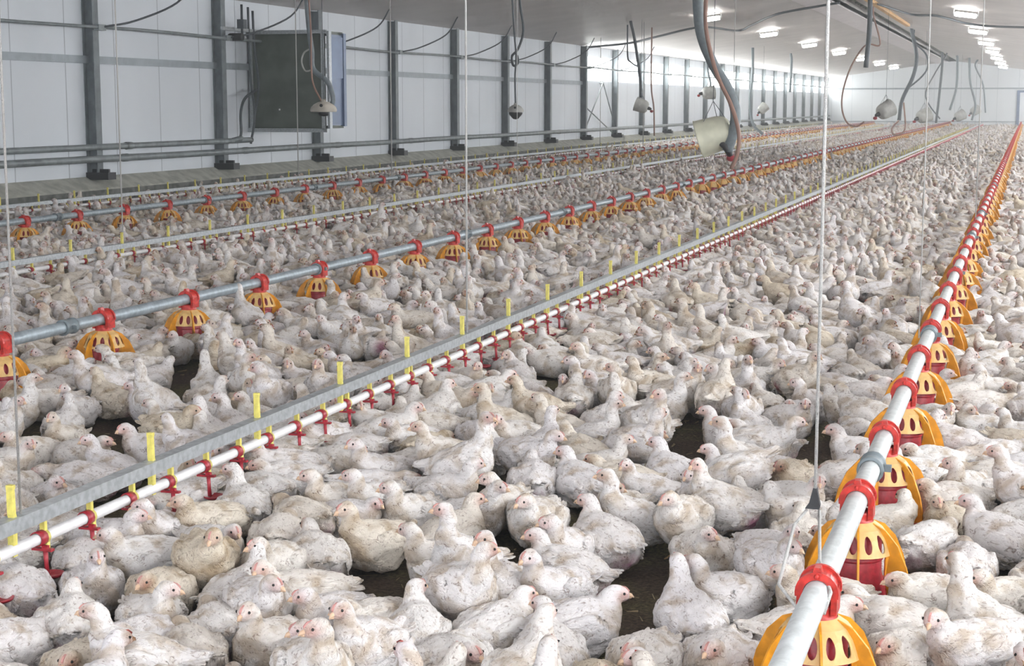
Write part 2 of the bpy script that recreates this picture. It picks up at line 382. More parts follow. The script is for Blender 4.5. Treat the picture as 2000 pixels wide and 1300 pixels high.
def litter():
    m = mat('litter', (.1, .08, .06), .95); nt = m.node_tree; N = nt.nodes; L = nt.links; b = N['Principled BSDF']
    tc = N.new('ShaderNodeTexCoord'); n1 = N.new('ShaderNodeTexNoise'); n1.inputs['Scale'].default_value = 2.2; n1.inputs['Detail'].default_value = 3
    n2 = N.new('ShaderNodeTexNoise'); n2.inputs['Scale'].default_value = 70; n2.inputs['Detail'].default_value = 8; n2.inputs['Roughness'].default_value = .75
    L.new(tc.outputs['Object'], n1.inputs[0]); L.new(tc.outputs['Object'], n2.inputs[0])
    r1 = N.new('ShaderNodeValToRGB'); r1.color_ramp.elements[0].position = .42; r1.color_ramp.elements[0].color = (.115, .082, .055, 1); r1.color_ramp.elements[1].position = .6; r1.color_ramp.elements[1].color = (.17, .15, .065, 1)
    r2 = N.new('ShaderNodeValToRGB'); r2.color_ramp.elements[0].position = .40; r2.color_ramp.elements[0].color = (.3, .3, .3, 1); r2.color_ramp.elements[1].position = .68; r2.color_ramp.elements[1].color = (1.5, 1.4, 1.3, 1)
    L.new(n1.outputs['Fac'], r1.inputs[0]); L.new(n2.outputs['Fac'], r2.inputs[0])
    mx = N.new('ShaderNodeMix'); mx.data_type = 'RGBA'; mx.blend_type = 'MULTIPLY'; mx.inputs[0].default_value = 1
    L.new(r1.outputs[0], mx.inputs[6]); L.new(r2.outputs[0], mx.inputs[7]); L.new(mx.outputs[2], b.inputs['Base Color'])
    bp = N.new('ShaderNodeBump'); bp.inputs['Strength'].default_value = 1; bp.inputs['Distance'].default_value = .012; L.new(n2.outputs['Fac'], bp.inputs['Height']); L.new(bp.outputs[0], b.inputs['Normal'])
    return m
M_litter = litter()
# ================================================================== the house
XW, XR, XC, YE, Y0 = -12.1, 3.0, -4.55, 104.6, -2.5
ZE, SL = 3.06, .131
def zc(x): return ZE+SL*((x-XW) if x < XC else (XR-x))
def on_ceiling(px, py):
    r = ray(px, py); a, b = 1., 150.
    g = lambda t: (CAM+t*r)[2]-zc((CAM+t*r)[0])
    for _ in range(60):
        c = (a+b)/2
        if g(c) < 0: a = c
        else: b = c
    return CAM+a*r
def struct(name, mb, m, parent=None):
    o = mb.build(name, m, parent)
    if not parent: o['kind'] = 'structure'
    return o
# floor: a gently uneven bed of litter
fm = MB(); nx, ny = 60, 60
ys = [Y0+(YE-Y0)*(j/ny)**2.2 for j in range(ny+1)]
vs = [(XW+(XR-XW)*i/nx, y, .0) for y in ys for i in range(nx+1)]
fm.add(vs, [(j*(nx+1)+i, j*(nx+1)+i+1, (j+1)*(nx+1)+i+1, (j+1)*(nx+1)+i) for j in range(ny) for i in range(nx)], 0, True)
struct('floor', fm, M_litter)
# left wall with window openings from the sixth bay in view
COLS = [19.3+3.64*k for k in range(-3, 24)]
wy0 = COLS[10]
mb = MB(); mb.b2((XW-.12, Y0, .44), (XW, YE, 2.08)); mb.b2((XW-.12, Y0, 2.80), (XW, YE, ZE+.05)); mb.b2((XW-.12, Y0, 2.08), (XW, wy0, 2.80))
wins = []
for k in range(10, len(COLS)):
    a = COLS[k]; b = COLS[k+1] if k+1 < len(COLS) else YE
    mb.b2((XW-.12, a-.13, 2.08), (XW, a+.07, 2.80)); wins.append((a+.07, b-.13 if k+1 < len(COLS) else YE-.05))
mb.b2((XW-.12, YE-.05, 2.08), (XW, YE, 2.80))
struct('wall_left', mb, M_wall)
for i, (a, b) in enumerate(wins):
    w = MB(); t = .03
    w.b2((XW-.1, a, 2.08), (XW-.03, b, 2.08+t)); w.b2((XW-.1, a, 2.80-t), (XW-.03, b, 2.80)); w.b2((XW-.1, a, 2.08), (XW-.03, a+t, 2.80)); w.b2((XW-.1, b-t, 2.08), (XW-.03, b, 2.80))
    fo = struct('window_%d' % (i+1), w, M_lbody)
    MB().b2((XW-.075, a+t, 2.08+t), (XW-.065, b-t, 2.80-t)).build('window_pane', M_panel, fo)
mb = MB()
for s in (0,):
    pr = [(XW-.12, 0), (XW+.30, 0), (XW+.30, .29), (XW+.28, .31), (XW, .455), (XW-.12, .455)]
    for j in range(len(pr)):
        p, q = pr[j], pr[(j+1) % len(pr)]
        mb.add([(p[0], Y0, p[1]), (q[0], Y0, q[1]), (q[0], YE, q[1]), (p[0], YE, p[1])], [(0, 3, 2, 1)], 1 if j == 1 else 0)
o = mb.build('trim_1', [M_plinth, M_plinthd]); o['kind'] = 'structure'
# right wall, outside the frame; its glowing window row is added fill light
mb = MB(); mb.b2((XR, Y0, 0), (XR+.12, YE, 1.3)); mb.b2((XR, Y0, 2.3), (XR+.12, YE, ZE+.05))
n = 12; st = (YE-Y0)/n
for k in range(n): mb.b2((XR, Y0+k*st, 1.3), (XR+.12, Y0+k*st+.5, 2.3))
struct('wall_right', mb, M_wall)
for k in range(n):
    w = MB(); a = Y0+k*st+.5; b = Y0+(k+1)*st
    for p, q in (((a, 1.3), (b, 1.34)), ((a, 2.26), (b, 2.3)), ((a, 1.34), (a+.04, 2.26)), ((b-.04, 1.34), (b, 2.26))): w.b2((XR+.03, p[0], p[1]), (XR+.1, q[0], q[1]))
    fo = struct('window_%d' % (len(wins)+k+1), w, M_lbody)
    MB().b2((XR+.06, a+.04, 1.34), (XR+.07, b-.04, 2.26)).build('window_pane', M_fillr, fo)
# front gable behind the camera; its two glowing windows are added light sources
mb = MB(); mb.b2((XW-.12, Y0-.15, 0), (XR+.12, Y0, .8)); mb.b2((XW-.12, Y0-.15, 2.9), (XR+.12, Y0, 3.06)); mb.poly([(XW, Y0-.075, 3.06), (XR, Y0-.075, 3.06), (XC, Y0-.075, zc(XC))], (0, .15, 0))
for a, b in ((XW-.12, -11.6), (-5.4, -3.7), (2.5, XR+.12)): mb.b2((a, Y0-.15, .8), (b, Y0, 2.9))
struct('wall_front', mb, M_wfar)
for j, (a, b) in enumerate(((-11.6, -5.4), (-3.7, 2.5))):
    w = MB()
    for q in ((a, .8, b, .86), (a, 2.84, b, 2.9), (a, .86, a+.06, 2.84), (b-.06, .86, b, 2.84)): w.b2((q[0], Y0-.12, q[1]), (q[2], Y0-.04, q[3]))
    fo = struct('window_%d' % (len(wins)+n+j+1), w, M_lbody)
    MB().b2((a+.06, Y0-.085, .86), (b-.06, Y0-.075, 2.84)).build('window_pane', M_fillf, fo)
# far wall, gable shaped, with a door
mb = MB(); mb.poly([(XW, YE, 0), (XR, YE, 0), (XR, YE, ZE), (XC, YE, zc(XC)), (XW, YE, ZE)], (0, .2, 0)); struct('wall_far', mb, M_wfar)
mb = MB(); mb.b2((XW, YE-.16, 2.33), (XR, YE-.1, 2.42)); mb.b2((XW, YE-.16, .35), (XR, YE-.1, .38)); struct('trim_2', mb, M_girt)
mb = MB(); mb.b2((-.72, YE-.18, 0), (-.55, YE-.1, 2.25)); mb.b2((1.2, YE-.18, 0), (1.37, YE-.1, 2.25)); mb.b2((-.55, YE-.18, 2.12), (1.2, YE-.1, 2.25))
dr = struct('door_1', mb, M_blue); MB().b2((-.55, YE-.15, .02), (1.2, YE-.11, 2.12)).build('door_leaf', M_wfar, dr)
# ceiling: two slopes around an open ridge recess
EL = float(on_ceiling(1625, 0)[0]); BL = float(on_ceiling(1552, 0)[0]); ER = 2*XC-EL
mb = MB()
for a, b in ((XW-.12, EL), (ER, XR+.12)):
    za, zb_ = zc(a), zc(b)
    mb.add([(a, Y0, za), (b, Y0, zb_), (b, YE, zb_), (a, YE, za), (a, Y0, za+.1), (b, Y0, zb_+.1), (b, YE, zb_+.1), (a, YE, za+.1)],
           [(0, 1, 2, 3), (7, 6, 5, 4), (0, 4, 5, 1), (3, 2, 6, 7), (0, 3, 7, 4), (1, 5, 6, 2)])
zt = zc(EL)+.34
mb.b2((EL, Y0, zt), (ER, YE, zt+.05)); mb.b2((EL-.04, Y0, zc(EL)), (EL, YE, zt+.05)); mb.b2((ER, Y0, zc(ER)), (ER+.04, YE, zt+.05))
struct('ceiling', mb, M_ceil)
M_band = mat('pale_ridge_sheet', (.80, .75, .76), .6, 0, 0, 3, .08)
mb = MB(); zz = lambda x: zc(x)-.02
mb.add([(BL, Y0, zz(BL)), (EL, Y0, zz(EL)), (EL, YE, zz(EL)), (BL, YE, zz(BL)), (BL, Y0, zz(BL)-.02), (EL, Y0, zz(EL)-.02), (EL, YE, zz(EL)-.02), (BL, YE, zz(BL)-.02)],
       [(0, 1, 2, 3), (7, 6, 5, 4), (0, 4, 5, 1), (3, 2, 6, 7), (0, 3, 7, 4), (1, 5, 6, 2)])
struct('trim_3', mb, M_band)
M_batten = mat('ridge_battens', (.42, .46, .36), .8, 0, .2, 6, .3)
mb = MB(); y = 10.
while y < YE: mb.b2((EL, y, zt-.10), (ER, y+.06, zt)); y += .75
struct('trim_4', mb, M_batten)
# orange stained timber along the recess edge
p = on_ceiling(1700, 0); q = on_ceiling(1778, 47)
mb = MB(); mb.box((p[0]+.05, (p[1]+q[1])/2-2, zc(p[0])-.05), (.12, q[1]-p[1]+4, .09)); o = mb.build('ridge_beam', M_wood)
tag(o, 'orange timber beam along the right edge of the open ridge', 'beam')
# ------------------------------------------------------------------ columns and rails on the left wall
ORD = ['first', 'second', 'third', 'fourth', 'fifth', 'sixth', 'seventh', 'eighth', 'ninth', 'tenth', 'eleventh', 'twelfth', 'thirteenth', 'fourteenth', 'fifteenth', 'sixteenth', 'seventeenth', 'eighteenth', 'nineteenth', 'twentieth']
col_me = None
for k, y in enumerate(COLS):
    r_ = empty('steel_column', (XW, y, .44))
    if col_me is None:
        m1 = MB(); m1.b2((0, -.07, 0), (.012, .07, 2.60)); m1.b2((.15, -.07, 0), (.165, .07, 2.62)); m1.b2((.01, -.008, 0), (.155, .008, 2.6)); m1.b2((.01, .045, 0), (.155, .06, 2.6))
        m2 = MB(); m2.b2((0, -.10, -.02), (.34, .10, .075)); m2.b2((.05, -.02, .07), (.3, .02, .12))
        col_me = (m1.mesh('post', M_col), m2.mesh('foot_bracket', M_dark))
    link('post', col_me[0], r_); link('foot_bracket', col_me[1], r_)
    j = k-3
    if j < 0: lb = 'dark steel wall column beyond the left edge of the photo'; g = 'columns left of the view'
    elif j < 14: lb = 'dark steel column, %s from the left along the white wall' % ORD[j]; g = 'steel wall columns'
    else: lb = 'far hazy steel column between bright windows near the end wall'; g = 'far steel wall columns'
    tag(r_, lb, 'column', g)
mb = MB(); mb.b2((XW+.0, Y0, 1.97), (XW+.05, COLS[10], 2.07)); tag(mb.build('wall_girt', M_girt), 'flat grey horizontal rail across the middle of the left wall', 'rail')
mb = MB(); mb.tube([(XW+.24, y, 2.44+.012*math.sin(y)) for y in np.arange(Y0, YE-1, .91)], .022, 8)
for y in COLS: mb.b2((XW+.19, y-.09, 2.40), (XW+.27, y+.09, 2.48))
tag(mb.build('cable_conduit', M_pipe), 'thin grey conduit running along the upper left wall', 'conduit')
mb = MB(); mb.tube([(XW+.25, y, .70+.004*math.sin(y*.8)) for y in np.arange(Y0, YE-1, 1.82)], .048, 12)
for y in COLS: mb.lathe([(.055, -.06), (.055, .06)], 12, 0, Matrix.Translation((XW+.25, y+.5, .70)) @ Matrix.Rotation(PI/2, 4, 'X'))
tag(mb.build('wall_pipe', M_pipe), 'long grey pipe running low along the whole left wall', 'pipe')
mb = MB(); mb.tube(smooth_path([(XW+.25, Y0, .86), (XW+.25, 10, .86), (XW+.25, 22.6, .86), (XW+.26, 23.0, .87), (XW+.3, 23.2, .90)]), .042, 12)
mb.lathe([(.052, -.07), (.052, .07)], 12, 0, Matrix.Translation((XW+.25, 19.9, .86)) @ Matrix.Rotation(PI/2, 4, 'X'))
up_ = mb.build('wall_pipe', M_pipe); tag(up_, 'shorter upper grey pipe ending below the green fan box', 'pipe')
MB().tube(smooth_path([(XW+.3, 23.15, .90), (XW+.3, 23.2, 1.0), (XW+.3, 23.2, 1.30), (XW+.28, 23.4, 1.52), (XW+.24, 23.9, 1.66)]), .022, 8).build('riser_hose', M_hosed, up_)
# drooping cables from every column up to the ceiling
for k, y in enumerate(COLS[:12]):
    a = Vector((XW+.26, y+.05, 2.45)); e = Vector((XW+1.0, y+1.25, zc(XW+1.0)-.02))
    c1 = a+Vector((.22, .45, .10)); c2 = a+Vector((.58, .95, .36))
    o = MB().tube(smooth_path([a, c1, c2, e]), .014, 6).build('drooping_cable', M_hosed); j = k-3
    if 0 <= j: tag(o, 'dark cable curving from the %s wall column up to the ceiling' % ORD[j], 'cable', 'cables drooping from the columns')
    else: tag(o, 'dark cable curving to the ceiling left of the first wall column in view', 'cable', 'cables drooping from the columns')
# ------------------------------------------------------------------ fan box
fb = empty('fan_box', (XW, 24.06, 1.04)); tag(fb, 'large dark green fan box with blue grey side on the left wall', 'fan box')
x1 = 1.40
mb = MB(); mb.b2((.08, .02, .02), (x1-.05, .06, 1.52)); mb.b2((.05, .06, 1.49), (x1, .64, 1.54)); mb.b2((.05, .06, 0), (x1, .64, .04)); mb.b2((.05, .06, .04), (.1, .64, 1.5)); mb.build('housing', M_box, fb)
mb = MB(); mb.b2((x1-.02, .10, .05), (x1+.02, .56, 1.49)); mb.add([(x1+.021, .12, .8), (x1+.06, .5, .8), (x1+.06, .5, 1.45), (x1+.021, .12, 1.45)], [(0, 1, 2, 3)]); mb.b2((x1-.02, .56, .03), (x1+.05, .66, 1.52)); mb.build('side_panel', M_blue, fb)
mb = MB(); mb.lathe([(.02, 0), (.13, .0), (.13, .05), (.05, .08), (.001, .08)], 20, 0, Matrix.Translation((x1-.1, .66, .78)) @ Matrix.Rotation(-PI/2, 4, 'X')); mb.build('motor_cap', M_hosed, fb)
fr = MB()
fr.b2((-.0, -.03, 1.50), (x1, .03, 1.56)); fr.b2((.0, -.03, -.06), (x1, .03, 0.)); fr.b2((x1-.09, -.03, -.02), (x1-.04, .02, 1.5)); fr.b2((.04, -.03, 0), (.09, .02, 1.5)); fr.b2((x1-.0, .0, .0), (x1+.04, .10, 1.54))
fr.build('support_frame', M_galv, fb)
MB().ball((.55, .015, .30), (.016, .01, .016)).build('bolt', M_lbody, fb)
rl = MB(); rl.b2((.19, 0, 0), (.235, 1.3, .05)); o = rl.build('wall_rail', M_galv, None, (XW, 22.8, 2.56)); tag(o, 'pale rail from the second column to the top of the fan box', 'rail')
mo = empty('pipe_motor', (XW+.30, 23.10, 2.46)); tag(mo, 'small dark motor and valve beside the second column, left of fan box', 'motor')
m_ = MB(); m_.lathe([(.001, -.12), (.055, -.12), (.06, -.1), (.06, .1), (.05, .12), (.001, .12)], 14, 0, Matrix.Rotation(PI/2, 4, 'Y')); m_.build('motor_body', M_dark, mo)
m_ = MB(); m_.box((.08, .05, .2), (.11, .12, .14)); m_.tube([(.08, .05, -.05), (.08, .05, .5)], .02, 8); m_.build('valve_box', M_hosed, mo)
for xx, y_, z0_, z1_ in ((XW+.22, float(at(487, 150, X=XW+.22)[1]), .80, 2.95), (XW+.22, float(at(496, 150, X=XW+.22)[1]), 1.25, 2.9)):
    o = MB().tube(smooth_path([(xx, y_, z0_), (xx+.03, y_+.1, z0_+.45), (xx+.02, y_, z0_+1.1), (xx, y_, z1_)]), .02, 8).build('supply_hose', M_hosed)
    tag(o, 'dark supply hose hanging just left of the green fan box', 'hose', 'hoses beside the fan box')
# diagonal braces in the first window bays
br = MB()
for (a, za, b, zb_) in ((44.8, 1.35, 47.9, .6), (44.8, .72, 46.8, 2.05), (46.8, 2.05, 48.3, .75)):
    br.tube([(XW+.12, a, za), (XW+.12, b, zb_)], .018, 6)
br.tube([(XW, 46.8, 2.04), (XW+.13, 46.8, 2.04)], .02, 6); tag(br.build('cross_brace', M_pipe), 'thin crossed bracing rods in the first window bay', 'brace')
# ------------------------------------------------------------------ ceiling lamps
lamp = None
for side, X in ((0, -7.6), (1, -1.5)):
    for k in range(-4, 7):
        y = 40.2+9.6*k
        r_ = empty('ceiling_lamp', (X, y, zc(X)-.05)); r_.rotation_euler = (0, (-1 if side == 0 else 1)*math.atan(SL), 0)
        if lamp is None:
            a = MB(); a.box((0, 0, .025), (.50, .08, .03)); a.box((.28, 0, -.04), (.02, .05, .12)); a.box((-.28, 0, -.04), (.02, .05, .12)); b = MB(); b.lathe([(.001, -.25), (.045, -.24), (.052, -.2), (.052, .2), (.045, .24), (.001, .25)], 12, 0, Matrix.Translation((0, 0, -.10)) @ Matrix.Rotation(PI/2, 4, 'Y')); c = MB(); c.box((.26, 0, -.10), (.02, .07, .08)); c.box((-.26, 0, -.10), (.02, .07, .08))
            lamp = (a.mesh('housing', M_lbody), b.mesh('tube', M_lamp), c.mesh('end_cap', M_lbody))
        link('housing', lamp[0], r_); link('tube', lamp[1], r_); link('end_cap', lamp[2], r_)
        row = ('left', 'right')[side]
        if k < 0: lb = 'lit ceiling lamp of the %s row above and before the photographed view' % row
        else: lb = 'lit ceiling lamp, %s from the front in the %s ceiling row' % (ORD[k], row)
        tag(r_, lb, 'lamp', 'ceiling lamps')
# ------------------------------------------------------------------ pan feeders and feed pipes
def feeder_parts(near=True):
    P = {}
    # clamp hood: arch over the pipe, open along y, plus the neck
    hd = MB(); zc0 = .325; n = 16
    prof = [(.052, 0)]
    for (y0, y1, ro, ri) in ((-.040, -.028, .050, .032), (-.028, .028, .043, .032), (.028, .040, .050, .032)):
        vs = []
        for k in range(n+1):
            a = PI*1.12*k/n-.06*PI
            for (r, y) in ((ri, y0), (ro, y0), (ro, y1), (ri, y1)): vs.append((r*math.cos(a), y, zc0+r*math.sin(a)*1.0))
        fs = []
        for k in range(n):
            for c in range(4): fs.append((k*4+c, k*4+(c+1) % 4, k*4+4+(c+1) % 4, k*4+4+c))
        fs += [(3, 2, 1, 0), (n*4, n*4+1, n*4+2, n*4+3)]
        hd.add(vs, fs, 0, False)
    hd.poly([(-.012, -.022, zc0+.040), (.012, -.022, zc0+.040), (.007, -.022, zc0+.060), (-.007, -.022, zc0+.060)], (0, .03, 0)); hd.ball((0, -.042, zc0+.04), (.007, .005, .007), n=6)
    for s in (-1, 1): hd.b2((s*.032, -.036, .275), (s*.046, .036, .335))
    hd.lathe([(.046, .250), (.050, .258), (.044, .264), (.042, .285), (.044, .292), (.032, .295)], 20)
    P['hood'] = hd
    # cap with oval slots: ring built as segments between radii
    cp = MB(); ns = 14; sub = 8
    prof = [(.046, .262), (.072, .246), (.090, .222), (.100, .196), (.106, .178)]
    def ring(z): 
        for (ra, za), (rb, zb_) in zip(prof[:-1], prof[1:]):
            if zb_ <= z <= za: return ra+(rb-ra)*(za-z)/(za-zb_)
        return prof[-1][0]
    def pt(u, z, off=0): r = ring(z)+off; return (r*math.cos(u), r*math.sin(u), z)
    cp.lathe([(.046, .264), (.058, .256), (.072, .246)], ns*2)
    for off, flip in ((0, False), (-.003, True)):
        for s in range(ns):
            u0 = 2*PI*s/ns; du = 2*PI/ns; cu = u0+du/2; hw_ = du*.27; z0, z1 = .178, .246; q0, q1 = .188, .236; m_ = 4
            # two side strips + oval frame
            ov = []; ou = []
            for k in range(16):
                a = 2*PI*k/16; ca, sa = math.cos(a), math.sin(a)
                ov.append(pt(cu+hw_*ca, (q0+q1)/2+(q1-q0)/2*sa*(1-.0), off))
                sc = 1/max(abs(ca), abs(sa)); ou.append(pt(cu+du/2*ca*sc, (z0+z1)/2+(z1-z0)/2*sa*sc, off))
            fs = [(k, (k+1) % 16, 16+(k+1) % 16, 16+k) for k in range(16)]
            if not flip: fs = [f[::-1] for f in fs]
            cp.add(ov+ou, fs, 0, False)
    P['cap'] = cp
    fin = MB(); t = .0028
    outer = [(.050, .262), (.090, .246), (.128, .208), (.156, .150), (.169, .100), (.172, .055)]
    inner = [(.104, .050), (.096, .090), (.096, .135), (.102, .172), (.088, .220), (.050, .250)]
    fin.poly([(r, 0, z) for r, z in outer+inner], (0, t*2, 0))
    P['fin'] = fin
    dm = MB(); dm.lathe([(.045, .258), (.070, .22), (.072, .12), (.084, .075), (.086, .045)], 20); dm.lathe([(.0745, .165), (.077, .160), (.0745, .155)], 20)
    P['drum'] = dm
    pn = MB(); pn.lathe([(.001, .026), (.08, .026), (.120, .014), (.136, .024), (.148, .060), (.166, .064), (.170, .052), (.162, .020), (.140, .004), (.001, .003)], 28)
    P['pan'] = pn
    return P
FP = feeder_parts()
FM = {'hood': M_red, 'cap': M_cap, 'fin': M_yel, 'drum': M_redd, 'pan': M_red}
FNAME = {'hood': 'clamp_hood', 'cap': 'slotted_cap', 'fin': 'grill_fin', 'drum': 'feed_drum', 'pan': 'pan'}
fmesh = {k: FP[k].mesh(FNAME[k], FM[k]) for k in FP}
def low_feeder():
    m = MB(); hd = m
    m.add(FP['hood'].v, FP['hood'].f, 0); m.lathe([(.046, .264), (.085, .24), (.106, .178)], 14, 1)
    f = FP['fin']
    for k in range(6):
        a = k*PI/3+.5; m.add([(v[0]*math.cos(a)-v[1]*math.sin(a), v[0]*math.sin(a)+v[1]*math.cos(a), v[2]) for v in f.v], f.f, 2)
    m.lathe([(.07, .22), (.086, .045)], 12, 3); m.lathe([(.01, .02), (.13, .02), (.148, .06), (.168, .062), (.162, .02), (.14, .004)], 14, 4)
    return m.mesh('pan_feeder', [M_red, M_cap, M_yel, M_redd, M_red])
low_me = low_feeder()
LINES = [('right', -.415, 2.75, 113, 26), ('middle', -4.55, 5.525, 109, 20), ('left', -9.10, 12.44, 101, 16)]
feeders = []
for nm, X, y0, cnt, near in LINES:
    vis = 0
    for k in range(cnt):
        y = y0+.905*k
        if y > YE-.8: break
        ang = {'right': -PI/2+.12, 'middle': -.9, 'left': -.7}[nm]+R.uniform(-.25, .25)
        hz = .045 if R.random() < .5 else .03
        u, v, zz_ = proj((X, y, .2)); inv = -60 < u < 2060 and v < 1340
        if inv: vis += 1
        if k < near:
            r_ = empty('pan_feeder', (X, y, 0), 0); 
            for q in ('hood', 'drum', 'pan'): link(FNAME[q], fmesh[q], r_)
            c = link(FNAME['cap'], fmesh['cap'], r_)
            for j in range(6):
                f = link('grill_fin', fmesh['fin'], c); f.rotation_euler = (0, 0, ang+j*PI/3)
        else:
            r_ = link('pan_feeder', low_me, None, (X, y, 0)); r_.rotation_euler = (0, 0, 0)
        if not inv: tag(r_, 'red and amber pan feeder just before the photographed stretch of the %s line' % nm, 'pan feeder', 'feeders before the %s line view' % nm)
        elif vis <= 20:
            tag(r_, 'red and amber pan feeder, %s from the %s along the %s feed pipe' % (ORD[vis-1], 'front' if nm == 'right' else 'left', nm), 'pan feeder', 'pan feeders on the %s feed pipe' % nm)
            feeders.append((nm, vis, X, y))
        else: tag(r_, 'small distant pan feeder in the merging far row of the %s feed pipe' % nm, 'pan feeder', 'distant feeders on the %s feed pipe' % nm)
    r_ = empty('feed_pipe', (X, 0, 0)); tag(r_, {'right': 'round grey feed pipe carrying the right row of pan feeders', 'middle': 'round grey feed pipe carrying the middle row of pan feeders', 'left': 'round grey feed pipe carrying the row of pan feeders nearest the left wall'}[nm], 'feed pipe')
    MB().tube([(0, y, .325) for y in np.arange(1.2 if nm == 'right' else Y0, YE-.5, 3.0)], .0305, 16).build('tube', M_tubeR if nm == 'right' else M_tubeL, r_)
    cl = MB().lathe([(.032, -.05), (.041, -.05), (.041, -.035), (.036, -.03), (.036, .03), (.041, .035), (.041, .05), (.032, .05)], 16, 0, Matrix.Translation((0, 0, .325)) @ Matrix.Rotation(PI/2, 4, 'X'))
    cl.box((.045, 0, .325), (.03, .02, .02)); cme = cl.mesh('coupling', M_hose)
    yy = {'right': 4.98, 'middle': 7.0, 'left': 13.9}[nm]
    for j in range(12): link('coupling', cme, r_, (0, yy+j*3.04, 0))
# ------------------------------------------------------------------ drinker lines
def drinker_line(nm, X, zr, lab, y0, hx):
    r_ = empty('drinker_line', (X, 0, 0)); tag(r_, lab, 'drinker line', 'drinker lines')
    rail = MB(); ys_ = list(np.arange(y0, YE-.5, 2.0))
    for a, b in zip(ys_[:-1], ys_[1:]):
        rail.b2((-.022, a, zr-.020), (.022, b, zr+.020))
    rail.build('support_rail', M_galv, r_)
    MB().tube([(.0, y, zr-.072) for y in ys_], .017, 12).build('water_pipe', M_pvc, r_)
    sd = MB(); sd.lathe([(.0175, -.018), (.0205, -.018), (.0205, .018), (.0175, .018)], 12, 0, Matrix.Translation((0, 0, zr-.072)) @ Matrix.Rotation(PI/2, 4, 'X'))
    sd.b2((-.008, .004, zr-.055), (.008, .018, zr-.02)); sd.tube([(.004, .022, zr-.085), (.004, .022, zr-.118)], .008, 8)
    sd_me = sd.mesh('saddle', M_hang)
    d = MB(); d.lathe([(.019, -.016), (.0222, -.016), (.0222, .016), (.019, .016)], 12, 0, Matrix.Translation((0, -.012, zr-.072)) @ Matrix.Rotation(PI/2, 4, 'X'))
    d.b2((-.02, -.022, zr-.105), (.045, -.006, zr-.098)); d.b2((.012, -.020, zr-.10), (.03, -.008, zr-.09)); d.tube([(.02, -.014, zr-.095), (.022, -.014, zr-.14), (.024, -.014, zr-.172)], [.0075, .0062, .0075], 8)
    d.lathe([(.001, 0), (.020, .0), (.032, .006), (.036, .014), (.034, .014), (.018, .006), (.001, .005)], 18, 0, Matrix.Translation((.038, -.014, zr-.182)))
    d_me = d.mesh('nipple_drinker', M_redd)
    h = MB(); h.poly([(0, -.006, zr-.09), (0, .012, zr-.09), (0, .014, zr-.03), (0, .022, zr), (0, .012, zr+.03), (0, .010, zr+.10), (0, -.004, zr+.10), (0, -.004, zr+.03), (0, .004, zr), (0, -.006, zr-.03)], (.018, 0, 0))
    h.box((0, .004, zr+.105), (.02, .016, .012)); h_me = h.mesh('hanger', M_hang)
    ds = .241; yk = hx[0]; n = 0
    while yk < YE-1:
        u, v, z_ = proj((X, yk, .25))
        if -40 < u < 2040 and v < 1330:
            if n >= 100: break
            link('nipple_drinker', d_me, r_, (0, yk, 0)); n += 1
            if n <= 60: link('saddle', sd_me, r_, (0, yk, 0))
        yk += ds
    rest = MB()
    while yk < YE-1:
        rest.tube([(.0, yk, zr-.06), (.02, yk, zr-.11), (.024, yk, zr-.17)], [.022, .009, .009], 5, smooth=False); rest.lathe([(.001, 0), (.029, .008)], 6, 0, Matrix.Translation((.036, yk, zr-.205))); yk += ds
    o = rest.build('nipple_drinkers', M_redd, r_); o['kind'] = 'stuff'
    yk = hx[1]; n = 0
    while yk < YE-1 and n < 100:
        u, v, z_ = proj((X, yk, .25))
        if -40 < u < 2040 and v < 1330: link('hanger', h_me, r_, (0, yk, 0)); n += 1
        yk += .75
drinker_line('front', -2.62, .285, 'front drinker line, steel rail over white pipe with red nipple drinkers and yellow hangers', 1.5, (3.86-.241, 3.72))
drinker_line('mid', -7.0, .285, 'drinker line between the middle and left feeder rows', 2, (9.6, 10.1))
drinker_line('wall', -10.95, .285, 'drinker line closest to the concrete kerb of the left wall', 2, (15.0, 15.6))
# ------------------------------------------------------------------ ropes
def rope(X, y, z0, lab, r=.0045, m=None, top=None, bot=None):
    e = MB(); zt_ = zc(X) if top is None else top
    pts = [(X, y, z0), (X, y, zt_-.03)]
    if bot: pts = bot+pts
    e.tube(pts, r, 6)
    o = e.build('suspension_rope', m or M_rope); tag(o, lab, 'rope', 'suspension ropes'); return o
xr_, yr_ = -.475, 4.05
ro = rope(xr_, yr_, .46, 'pale suspension rope with black clip at the nearest right-hand feeders', .0045)
pk = MB(); pk.poly([(-.024, 0, .415), (.012, 0, .415), (.014, 0, .425), (.005, 0, .468), (-.005, 0, .468), (-.014, 0, .43)], (0, .018, 0)); o_ = pk.build('rope_clip', M_dark, ro); o_.location = (xr_, yr_, 0)
lp = MB(); lp.tube([(xr_-.02, yr_, .41), (xr_-.045, yr_-.04, .38), (xr_-.028, yr_-.42, .335), (xr_+.04, yr_-.5, .29)], .0042, 6); lp.tube([(xr_+.012, yr_, .41), (xr_+.05, yr_-.3, .365), (xr_+.095, yr_-.46, .34), (xr_+.085, yr_-.5, .30)], .0042, 6); lp.build('loop', M_rope, ro)
def anchor(px, py, X): p = at(px, py, X=X); return float(p[1])
rope(-2.62, anchor(38, 950, -2.62), .30, 'grey rope at the left edge hanging to the front drinker line', .0035, M_ropeg)
rope(-7.0, anchor(240, 465, -7.0), .30, 'pale rope hanging to the drinker line between the feeder rows, near the left edge', .006)
rope(-2.62, anchor(912, 635, -2.62), .30, 'pale rope at the centre hanging to the front drinker line', .0055)
rope(-.44, anchor(1795, 650, -.44), .36, 'second pale rope along the right feeder row', .0032)
rope(-9.1, anchor(765, 330, -9.1), .33, 'pale rope hanging right of the fan box to the left feeder row', .010)
rope(-10.95, anchor(583, 352, -10.95), .30, 'thin rope crossing in front of the green fan box', .008)
